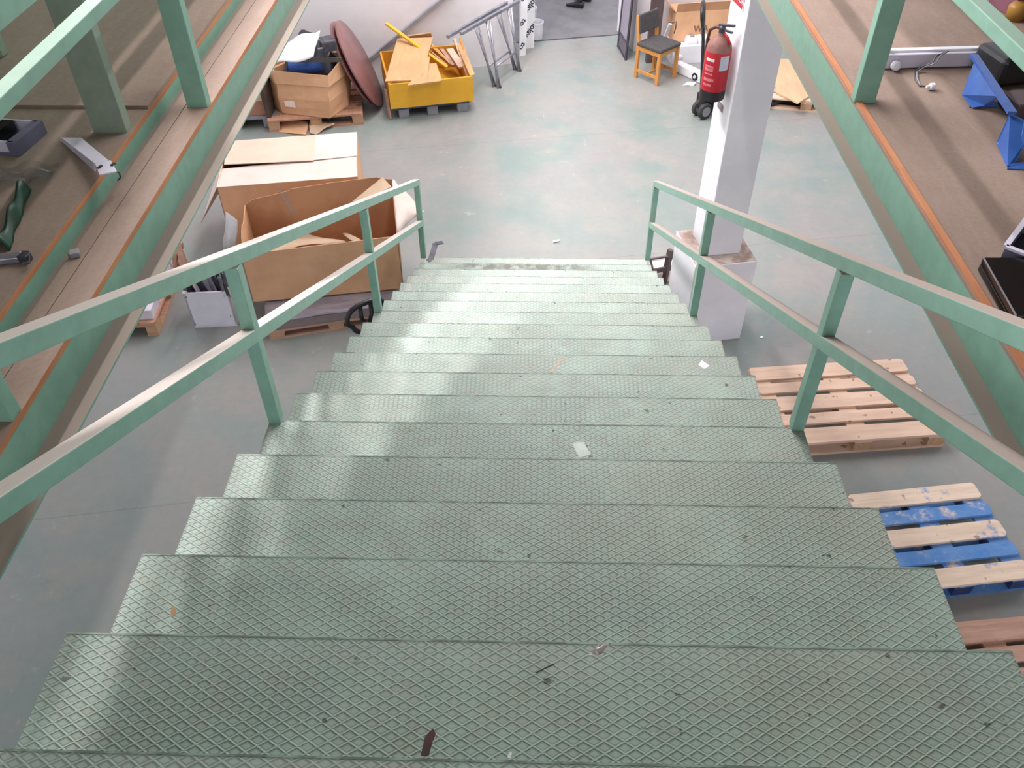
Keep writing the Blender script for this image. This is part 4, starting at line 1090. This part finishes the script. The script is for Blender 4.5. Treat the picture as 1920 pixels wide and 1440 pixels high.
dd = Vector((-.75, -.6, 0)).normalized()
MB().lathe([(.055, -.22), (.06, 0)], a - dd * .05, dd, 22).build('barrel', M_WHITE, g)
MB().lathe([(.052, 0), (.05, .008)], a - dd * .05, dd, 22).build('end_ring', M_BLACK, g)
MB().lathe([(.026, 0), (.02, .014)], a - dd * .044, dd, 16).build('glass_end', M_LILACL, g)
a = pz(1290, 110, .05)
tag(MB().box((a.x + .1, a.y + .12, .05), (.5, .22, .10), HALL).build('metal_bracket_box', M_GREYHUB, bevel=.006), 'flat grey metal part under the motors', 'metal part')
a = pz(1252, 62, .45)
g = thing('white_rod', 'white rod with a dark hook standing behind the chair back', 'rod', (a.x, a.y, 0))
MB().bar(pz(1246, 72, .35), pz(1257, 44, .62), .04, .03).build('rod', M_WHITE, g)
MB().tube([pz(1254, 42, .66), pz(1262, 43, .66), pz(1268, 40, .70), pz(1267, 52, .6), pz(1264, 62, .5)], .008, 8).build('hook', M_BROWNSTEEL, g, smooth=True)
crumple('paper_scrap', 'crumpled white paper on the floor in front of the machine parts', [pz(1280, 160, .01), pz(1302, 160, .01), pz(1305, 154, .03), pz(1290, 153, .03)], .008, M_WHITEPAPER, 31, n=5, cat='paper')
# right pallet truck behind the column
base = pz(1320, 224, 0) - Vector((.03, -.052, 0)) + Vector((0, .02, 0))
pallet_truck('pallet truck with upright handle half hidden behind the white column', (base.x, base.y, 0), R(-60), R(11), .93, R(139))

# ---- pallet with a wood sheet on the right
fl = pz(1462, 178, .14); 
g0 = pallet('wooden_pallet', 'wooden pallet under a pale plywood sheet, right of the column', (pz(1500, 203, 0).x - .55, pz(1500, 203, 0).y + .02, 0), R(-12), 1.2, .8, [.145, .1, .145, .1, .145], [M_PINE] * 5, M_PINEBLK)
sheet4('plywood_sheet', 'pale plywood sheet with cut corner on a pallet right of the column', [pz(1455, 172, .17), pz(1496, 193, .17), pz(1520, 178, .17), pz(1505, 110, .17), pz(1450, 110, .17)], .018, M_VENEER and wood_mat('pale_plywood', (216, 178, 142), (206, 166, 130), 1, .6, knots=.1), 'plywood')
o = MB().box(pz(1462, 196, .04) + Vector((0, .35, 0)), (.7, .5, .07), R(-12)); 
tag(o.build('black_plate', M_BLACK), 'dark flat plate poking out under the plywood sheet', 'plate')

# ---- rusty bits behind the stair foot
g = thing('scrap_bracket', 'rusty brown steel bracket standing on the floor by the plinth', 'bracket', (1.16, 6.0, 0))
q = pz(1246, 515, .1)
MB().bar((q.x, q.y, 0.0), (q.x + .03, q.y + .03, .36), .05, .04).build('upright', M_BROWNSTEEL, g)
MB().tube([(q.x - .15, q.y + .02, .26), (q.x, q.y + .01, .30), (q.x + .1, q.y, .27)], .012, 8).build('cross_rod', M_BROWNSTEEL, g)
MB().tube([(q.x - .15, q.y + .02, .26), (q.x - .10, q.y - .05, .12), (q.x - .02, q.y - .05, .05)], .011, 8).build('bent_rod', M_BROWNSTEEL, g)
MB().box((q.x - .02, q.y + .0, .16), (.2, .02, .05), .3).build('bar', M_BROWNSTEEL, g)
tag(MB().box((q.x + .02, q.y + .12, .06), (.26, .2, .12), .3).build('pale_offcut', M_CARDL, bevel=.01), 'pale offcut on the floor behind the rusty bracket', 'offcut')

# ================================================================== things on the decks
ZL = 3.3655
# steel hinge plate with slots, left deck
g = thing('steel_bracket', 'pale steel plate bracket with two slots on the left deck', 'bracket', pz(215, 322, ZL + .05))
pA, pB, pC, pD = pz(117, 258, ZL + .012), pz(152, 258, ZL + .022), pz(203, 300, ZL + .055), pz(178, 305, ZL + .055)
MB().slab([pA, pD, pC, pB], .004).build('arm', M_LILACL, g)
pE, pF = pz(186, 327, ZL + .05), pz(219, 321, ZL + .05)
MB().slab([pD, pE, pF, pC + Vector((.008, 0, 0))], .004).build('end_plate', M_LILACL, g)
MB().slab([pA, pD, pD - Vector((.006, .004, .03)), pA - Vector((.006, .004, .01))], .003).build('side_lip', M_LILACL, g)
b = MB()
for q in (pz(187, 313, ZL + .054), pz(212, 308, ZL + .054)):
    b.box(q, (.010, .020, .004), -.3)
b.build('slots', M_BLACK, g)
tag(MB().tube([pz(218, 322, ZL + .012), pz(224, 324, ZL + .02), pz(226, 333, ZL + .012), pz(221, 338, ZL - .02)], .003, 6).build('wire_hook', M_BLACK, smooth=True), 'thin black wire hook beside the steel bracket', 'hook')
# lilac tray box at left edge
g = thing('lilac_tray', 'lilac-grey metal tray at the left edge of the picture on the deck', 'tray', pz(30, 275, ZL))
c = pz(20, 268, ZL); Ml = -.12
MB().box((c.x - .05, c.y, ZL + .006), (.26, .16, .01), Ml).build('tray_base', M_LILAC, g)
for dx, dy, sx_, sy_ in ((0, .08, .26, .008), (0, -.08, .26, .008), (.126, 0, .035, .18)):
    v = Matrix.Rotation(Ml, 3, 'Z') @ Vector((dx - .05, dy, 0)); MB().box((c.x + v.x, c.y + v.y, ZL + .026), (sx_, sy_, .05), Ml).build('tray_side', M_LILACL if dx == 0 else M_LILAC, g)
MB().box((c.x - .08, c.y + .02, ZL + .04), (.16, .1, .04), Ml).build('dark_insert', M_BLACKG, g)
# green bag / bottle
def gb(u, v):
    A, B, C_, D = pz(-6, 468, ZL), pz(20, 470, ZL), pz(60, 356, ZL), pz(36, 350, ZL)
    p = A.lerp(B, u).lerp(D.lerp(C_, u), v); p.z += .004 + .035 * math.sin(math.pi * u) + .008 * math.sin(v * 14 + u * 4); return p
tag(MB().sheet(gb, 10, 14, .003).build('green_bag', M_GREENBAG, smooth=True), 'dark green plastic bag lying on the left deck', 'bag')
def cs(u, v):
    A, B, C_, D = pz(0, 350, ZL), pz(85, 345, ZL), pz(112, 310, ZL), pz(0, 320, ZL)
    p = A.lerp(B, u).lerp(D.lerp(C_, u), v); p.z += .012 + .012 * math.sin(u * 9 + v * 3) + .006 * math.sin(v * 14); return p
tag(MB().sheet(cs, 14, 8, .002).build('clear_sheet', M_CLEAR, smooth=True), 'crumpled clear plastic sheet on the left deck above the green bag', 'plastic sheet')
# clamp
g = thing('steel_clamp', 'small steel clamp at the left edge below the green bag', 'clamp', pz(25, 482, ZL))
MB().bar(pz(-8, 487, ZL + .012), pz(40, 482, ZL + .012), .035, .02).build('clamp_body', M_STEEL, g, bevel=.003)
MB().bar(pz(38, 482, ZL + .014), pz(55, 484, ZL + .014), .03, .024).build('clamp_jaw', M_DARKSTEEL, g, bevel=.003)
MB().tube([pz(42, 472, ZL + .02), pz(54, 472, ZL + .02), pz(55, 492, ZL + .02), pz(42, 494, ZL + .02)], .004, 6).build('clamp_bolt', M_DARKSTEEL, g)
g = thing('glass_clip', 'small grey clip on the edge board of the left deck', 'clip', pz(142, 478, 3.302))
MB().box(pz(142, 480, 3.302) + Vector((0, 0, .010)), (.03, .03, .018), .4).build('clip_block', M_GREYHUB, g, bevel=.003)
MB().tube([pz(134, 476, 3.315), pz(130, 478, 3.306)], .006, 8).build('clip_pin', M_STEEL, g)

# right deck: light fitting with lead
ZD = 3.3005
a, b_ = pz(1655, 112, ZD + .035), pz(1836, 107, ZD + .035)
g = thing('light_fitting', 'white tubular light fitting lying on the right deck', 'light fitting', a)
MB().bar(a, b_, .05, .06).build('fitting_body', M_LILACL, g, bevel=.004)
MB().bar(a + Vector((0, .012, .034)), b_ + Vector((0, .012, .034)), .03, .012).build('diffuser', M_WHITE, g, bevel=.003)
MB().bar(b_ - (b_ - a).normalized() * .04, b_, .055, .064).build('end_cap', M_GREYHUB, g, bevel=.003)
MB().lathe([(.012, 0), (.02, .012), (.02, .03), (.01, .034)], pz(1676, 122, ZD + .02), (0, -1, .3), 12).build('socket', M_WHITE, g)
g = thing('power_lead', 'grey twin lead with a white plug on the right deck', 'cable', pz(1730, 150, ZD))
for off in (0, 7):
    MB().tube([pz(1778, 96, ZD + .08), pz(1757 + off, 104, ZD + .078), pz(1748 + off, 118, ZD + .05), pz(1726 + off, 126, ZD + .02), pz(1715 + off * .6, 135, ZD + .006), pz(1716 + off * .5, 148, ZD + .005), pz(1724 + off * .2, 160, ZD + .005), pz(1740, 163, ZD + .006)], .0032, 6).build('wire', M_GREYHUB if off else M_DARKSTEEL, g, smooth=True)
MB().lathe([(.006, 0), (.008, .012), (.014, .016), (.015, .032), (.011, .036)], pz(1737, 163, ZD + .014), (1, .15, 0), 14).build('plug', M_WHITE, g)
# blue steel frame
g = thing('blue_frame', 'blue steel bracket frame lying on the right deck at the right edge', 'bracket', pz(1850, 200, ZD))
top_a, top_b = pz(1826, 104, ZD + .12), pz(1898, 212, ZD + .12)
MB().bar(top_a, top_b, .03, .012).build('top_bar', M_BLUEM, g)
def gus(name, pts): MB().slab(pts, .005).build(name, M_BLUEM, g)
gus('gusset', [pz(1828, 112, ZD + .115), pz(1803, 178, ZD + .004), pz(1822, 202, ZD + .004), pz(1846, 198, ZD + .02), pz(1872, 180, ZD + .1)])
gus('foot_plate', [pz(1818, 200, ZD + .004), pz(1870, 200, ZD + .004), pz(1868, 190, ZD + .012), pz(1830, 188, ZD + .012)])
gus('gusset', [pz(1893, 212, ZD + .11), pz(1868, 268, ZD + .004), pz(1888, 312, ZD + .004), pz(1906, 302, ZD + .01), pz(1924, 262, ZD + .06), pz(1922, 225, ZD + .10)])
gus('foot_plate', [pz(1889, 316, ZD + .004), pz(1935, 318, ZD + .004), pz(1935, 302, ZD + .012), pz(1896, 306, ZD + .012)])
tag(MB().box(pz(1895, 118, ZD + .06) , (.22, .2, .12), .2).build('dark_motor_block', M_BLACK, bevel=.02), 'dark block behind the blue frame on the right deck', 'block')
tag(MB().box(pz(1925, 195, ZD + .03), (.16, .14, .06), .1).build('rusty_block', M_BROWNSTEEL, bevel=.01), 'brown metal part at the right edge beside the blue frame', 'metal part')
# black box
g = thing('black_case', 'glossy black flat case at the right edge of the right deck', 'case', pz(1880, 530, ZD))
ca_, cb2, cc2, cd_ = pz(1843, 482, ZD + .05), pz(1960, 482, ZD + .05), pz(2010, 592, ZD + .05), pz(1905, 592, ZD + .05)
MB().slab([cd_, cc2, cb2, ca_], .022).build('lid', M_BLACKG, g, bevel=.003)
MB().slab([p - Vector((0, 0, .025)) for p in (cd_, cc2, cb2, ca_)], .022).build('case_base', M_BLACKG, g, bevel=.003)
MB().bar(ca_ + Vector((0, 0, .001)), cd_ + Vector((0, 0, .001)), .004, .003).build('edge_highlight', M_STEEL, g)  # pale strip standing in for the gloss highlight along the lid edge
# lilac plastic bin at edge
g = thing('plastic_tray', 'lilac-grey plastic tray at the right edge above the black case', 'tray', pz(1905, 460, ZD))
ta, tb, tc, td = pz(1886, 462, ZD + .06), pz(1925, 410, ZD + .06), pz(2000, 420, ZD + .06), pz(1960, 490, ZD + .06)
for p, q_ in ((ta, tb), (tb, tc), (tc, td), (td, ta)):
    MB().slab([p, q_, q_ - Vector((0, 0, .058)), p - Vector((0, 0, .058))], .006).build('tray_wall', M_LILAC, g)
    MB().bar(p, q_, .016, .008).build('tray_rim', M_LILACL, g)
MB().slab([v - Vector((0, 0, .05)) for v in (td, tc, tb, ta)], .006).build('tray_floor', M_BLACK, g)
# coloured goods behind the right guard
p = pz(1902, 8, 3.36)
tag(MB().box((p.x + .06, p.y + .1, 3.39), (.16, .2, .18), .2).build('purple_carton', mat('purple_red_card', (132, 82, 98), .6, (118, 74, 88), 5), bevel=.004), 'purple-red carton in the top right corner on the deck', 'carton')
p = pz(1904, 18, 3.34)
tag(MB().lathe([(.04, 0), (.045, .06), (.03, .08)], (p.x + .0, p.y - .02, 3.30), seg=18).build('yellow_tin', mat('ochre_tin', (168, 122, 50), .5, (150, 106, 44), 5), smooth=True), 'ochre tin in front of the purple carton in the top right corner', 'tin')

# ================================================================== litter on treads and floor
def scrap(name, label, pts, z, material, t=.002, cat='scrap', lift=.0):
    P_ = [pz(x, y, z + .003 + (lift if i == 0 else 0)) for i, (x, y) in enumerate(pts)]
    return tag(MB().slab(P_[::-1], t).build(name, material), label, cat)
def zk(k): return nose(k)[1]
M_DBROWN = mat('dark_brown_bark', (92, 62, 60), .8, (78, 52, 52), 20)
scrap('wood_splinter', 'dark brown wood splinter on the nearest tread', [(789, 1417), (804, 1417), (811, 1392), (817, 1376), (812, 1367), (804, 1374), (797, 1383)], zk(0), M_DBROWN)
scrap('cardboard_chip', 'tan cardboard chip on the third nearest tread at the left', [(320, 1152), (331, 1158), (329, 1139), (323, 1135)], zk(1), M_CARD)
crumple('foil_scrap', 'crumpled silvery foil scrap on the second nearest tread', [pz(1102, 1230, zk(0) + .004), pz(1125, 1226, zk(0) + .004), pz(1144, 1205, zk(0) + .006), pz(1122, 1208, zk(0) + .006)], .004, mat('dull_foil', (206, 186, 182), .3, (160, 140, 136), 40, metal=.4), 41, t=.001, n=6, cat='scrap')
scrap('clear_label', 'pale clear label lying in the middle of the stairs', [(1072, 832), (1094, 828), (1108, 852), (1086, 858)], zk(4), mat('translucent_label', (196, 206, 196), .35, (180, 190, 180), 10), t=.001)
scrap('paper_scrap', 'small white paper scrap on the right of a middle tread', [(1309, 684), (1316, 675), (1331, 686), (1320, 692)], zk(7), M_WHITEPAPER, cat='paper')
scrap('wood_splinter', 'pale wood splinter on a tread halfway down the stairs', [(1031, 700), (1037, 698), (1058, 669), (1053, 670)], zk(7), M_PINE)
scrap('black_twig', 'thin black twig on the nearest whole tread', [(1003, 1262), (1006, 1262), (1040, 1246), (1036, 1245)], zk(0), M_BLACK)
scrap('paper_crumb', 'white paper crumb at the very front of the nearest tread', [(951, 1421), (957, 1422), (960, 1412), (955, 1411)], zk(0), M_WHITEPAPER, cat='paper')
scrap('lint_scrap', 'grey lint scrap at the left end of the nearest tread', [(113, 1276), (122, 1279), (133, 1271), (119, 1268)], zk(0), M_GREYHUB)
a = pz(1043, 452, 0.012); tag(MB().tube([a - Vector((.03, .012, 0)), a + Vector((.03, .012, 0))], .012, 10).build('paper_roll', M_WHITEPAPER), 'tiny white paper roll on the floor beyond the stair foot', 'paper')
scrap('paper_scrap', 'small white scrap on the floor right of the plinth', [(1424, 633), (1429, 634), (1432, 631), (1427, 630)], 0, M_WHITEPAPER, cat='paper')

# ================================================================== person in the doorway
def person():
    toe1 = pz(1056, 10, .0); heel1 = pz(1091, 16, .0)
    base = (toe1 + heel1) / 2; base.z = .006
    fwd = (toe1 - heel1); fwd.z = 0; fwd.normalize(); side = Vector((fwd.y, -fwd.x, 0))   # side = to the person's right hand
    if side.y > 0: nearside = -1
    else: nearside = 1
    near = side * nearside                 # towards the camera
    g = thing('person', 'person in black shoes and dark trousers walking in the doorway', 'person', base)
    far = -near
    hipc = base + fwd * -.08 + far * .12 + Vector((0, 0, .93))
    a2 = pz(1100, 3, .0); a2.z = 0.006
    foot2 = a2 - fwd * .05
    bm = bmesh.new(); sk = []
    def V(p, r): v = bm.verts.new(p); sk.append(r); return v
    def E(a, b): bm.edges.new((a, b))
    pel = V(hipc, .135); sp1 = V(hipc + Vector((0, 0, .20)), .125); sp2 = V(hipc + Vector((0, 0, .40)), .14); nk = V(hipc + Vector((0, 0, .56)), .062); n2 = V(hipc + Vector((0, 0, .64)) + fwd * .015, .055)
    E(pel, sp1); E(sp1, sp2); E(sp2, nk); E(nk, n2)
    h1 = V(n2.co + Vector((0, 0, .07)) + fwd * .01, .085); h2 = V(n2.co + Vector((0, 0, .15)) + fwd * .01, .095); h3 = V(n2.co + Vector((0, 0, .22)), .07); E(n2, h1); E(h1, h2); E(h2, h3)
    for s_, ft, bend in ((near, heel1, .05), (far, foot2, .02)):
        hj = V(hipc + s_ * .09 - Vector((0, 0, .06)), .095); E(pel, hj)
        an = Vector((ft.x, ft.y, .10)) + fwd * .03
        kn = V((hj.co + an) / 2 + fwd * bend, .062); E(hj, kn)
        av = V(an, .042); E(kn, av)
        fw = V(an + fwd * .1 - Vector((0, 0, .055)), .035); E(av, fw); f3 = V(an + fwd * .19 - Vector((0, 0, .07)), .028); E(fw, f3)
        sh = V(hipc + s_ * .19 + Vector((0, 0, .47)), .06); E(sp2, sh)
        sw = .16 if s_ is near else -.16
        el = V(sh.co - Vector((0, 0, .28)) + fwd * (-sw * .4), .045); E(sh, el)
        wr_ = V(el.co - Vector((0, 0, .24)) + fwd * (.08 + sw * .3), .028); E(el, wr_)
        pm = V(wr_.co - Vector((0, 0, .07)), .03); E(wr_, pm)
        for i in range(4):
            k1 = V(pm.co - Vector((0, 0, .05)) + fwd * (.027 - .018 * i), .0095); E(pm, k1); k2 = V(k1.co - Vector((0, 0, .03 + .008 * (i in (1, 2)))) - s_ * .012, .008); E(k1, k2)
        t1 = V(wr_.co - Vector((0, 0, .05)) + fwd * .045, .011); E(wr_, t1); t2 = V(t1.co - Vector((0, 0, .035)) + fwd * .012, .009); E(t1, t2)
    inv = MW[g.name].inverted()
    for v in bm.verts: v.co = inv @ v.co
    me = bpy.data.meshes.new('body'); bm.to_mesh(me); bm.free()
    o = bpy.data.objects.new('body', me); COL.objects.link(o); o.parent = g; MW[o.name] = MW[g.name].copy()
    md = o.modifiers.new('skin', 'SKIN'); md.use_smooth_shade = True
    for i, r_ in enumerate(sk):
        s_ = me.skin_vertices[0].data[i]; s_.radius = (r_, r_); s_.use_root = (i == 0)
    ss = o.modifiers.new('sub', 'SUBSURF'); ss.levels = 1; ss.render_levels = 2
    # clothing by height: trousers below the waist, shirt above, skin at head and hands
    t = NT('clothed_figure'); gg = t.n('ShaderNodeSeparateXYZ', i_0=t.coord())
    z = gg.outputs[2]
    c = t.mix(t.ramp(z, .93, .94), s2l((34, 36, 46)), s2l((52, 56, 70)))
    c = t.mix(t.ramp(z, 1.50, 1.51), c, s2l((196, 150, 126)))
    t.col(c); t.rough(.8); me.materials.append(t.m)
    # face and hair
    hc = (hipc + Vector((0, 0, .80)) + fwd * .02)
    b = MB(); b.lathe([(.02, .125), (.07, .11), (.1, .06), (.108, .0), (.1, -.03)], hc - fwd * .015, (0, 0, 1), 20); b.build('hair', M_HAIR, g, smooth=True)
    b = MB()
    for s2 in (-1, 1): b.lathe([(.001, -.008), (.012, 0), (.001, .008)], hc + fwd * .085 + side * (.032 * s2) + Vector((0, 0, -.01)), fwd, 10)
    b.build('eyes', M_WHITE, g, smooth=True)
    b = MB(); b.hexa([hc + fwd * .085 + side * .012 + Vector((0, 0, -.055)), hc + fwd * .085 - side * .012 + Vector((0, 0, -.055)), hc + fwd * .115 - side * .008 + Vector((0, 0, -.05)), hc + fwd * .115 + side * .008 + Vector((0, 0, -.05)),
                      hc + fwd * .085 + side * .006, hc + fwd * .085 - side * .006, hc + fwd * .092 - side * .004, hc + fwd * .092 + side * .004]); b.build('nose', M_SKIN, g)
    MB().bar(hc + fwd * .09 + side * .022 + Vector((0, 0, -.085)), hc + fwd * .09 - side * .022 + Vector((0, 0, -.085)), .008, .008).build('mouth', mat('lips', (160, 96, 90), .6), g)
    for s2 in (-1, 1): MB().lathe([(.001, -.006), (.022, 0), (.001, .006)], hc + side * (.095 * s2) + Vector((0, 0, -.03)), side, 10).build('ear', M_SKIN, g, smooth=True)
    # shoes
    for ft in (heel1, foot2):
        f0 = Vector((ft.x, ft.y, .006)) - fwd * .0
        def shoe(u, a_):
            L_ = .29
            w = .032 + .018 * math.sin(math.pi * min(1, u * .75 + .22)) if u < .97 else .018
            h = .10 - .055 * min(1, max(0, (u - .25) / .5))
            if u > .95: h *= .75
            ca, sa = math.cos(a_), math.sin(a_)
            return f0 + fwd * (-.02 + L_ * u) + near * (w * ca) + Vector((0, 0, max(0, h * .5 + h * .5 * sa)))
        bmx = MB(); us = [0, .03, .15, .3, .45, .6, .75, .88, .96, 1.0]; n_a = 14; rg = []
        for u in us: rg.append([bmx.bm.verts.new(shoe(u, 2 * math.pi * k / n_a)) for k in range(n_a)])
        for A, B in zip(rg, rg[1:]):
            for k in range(n_a): bmx.bm.faces.new([A[k], A[(k + 1) % n_a], B[(k + 1) % n_a], B[k]])
        bmx.bm.faces.new(rg[0][::-1]); bmx.bm.faces.new(rg[-1])
        so = bmx.build('shoe', M_LEATHER, g, smooth=True)
    return g
person()
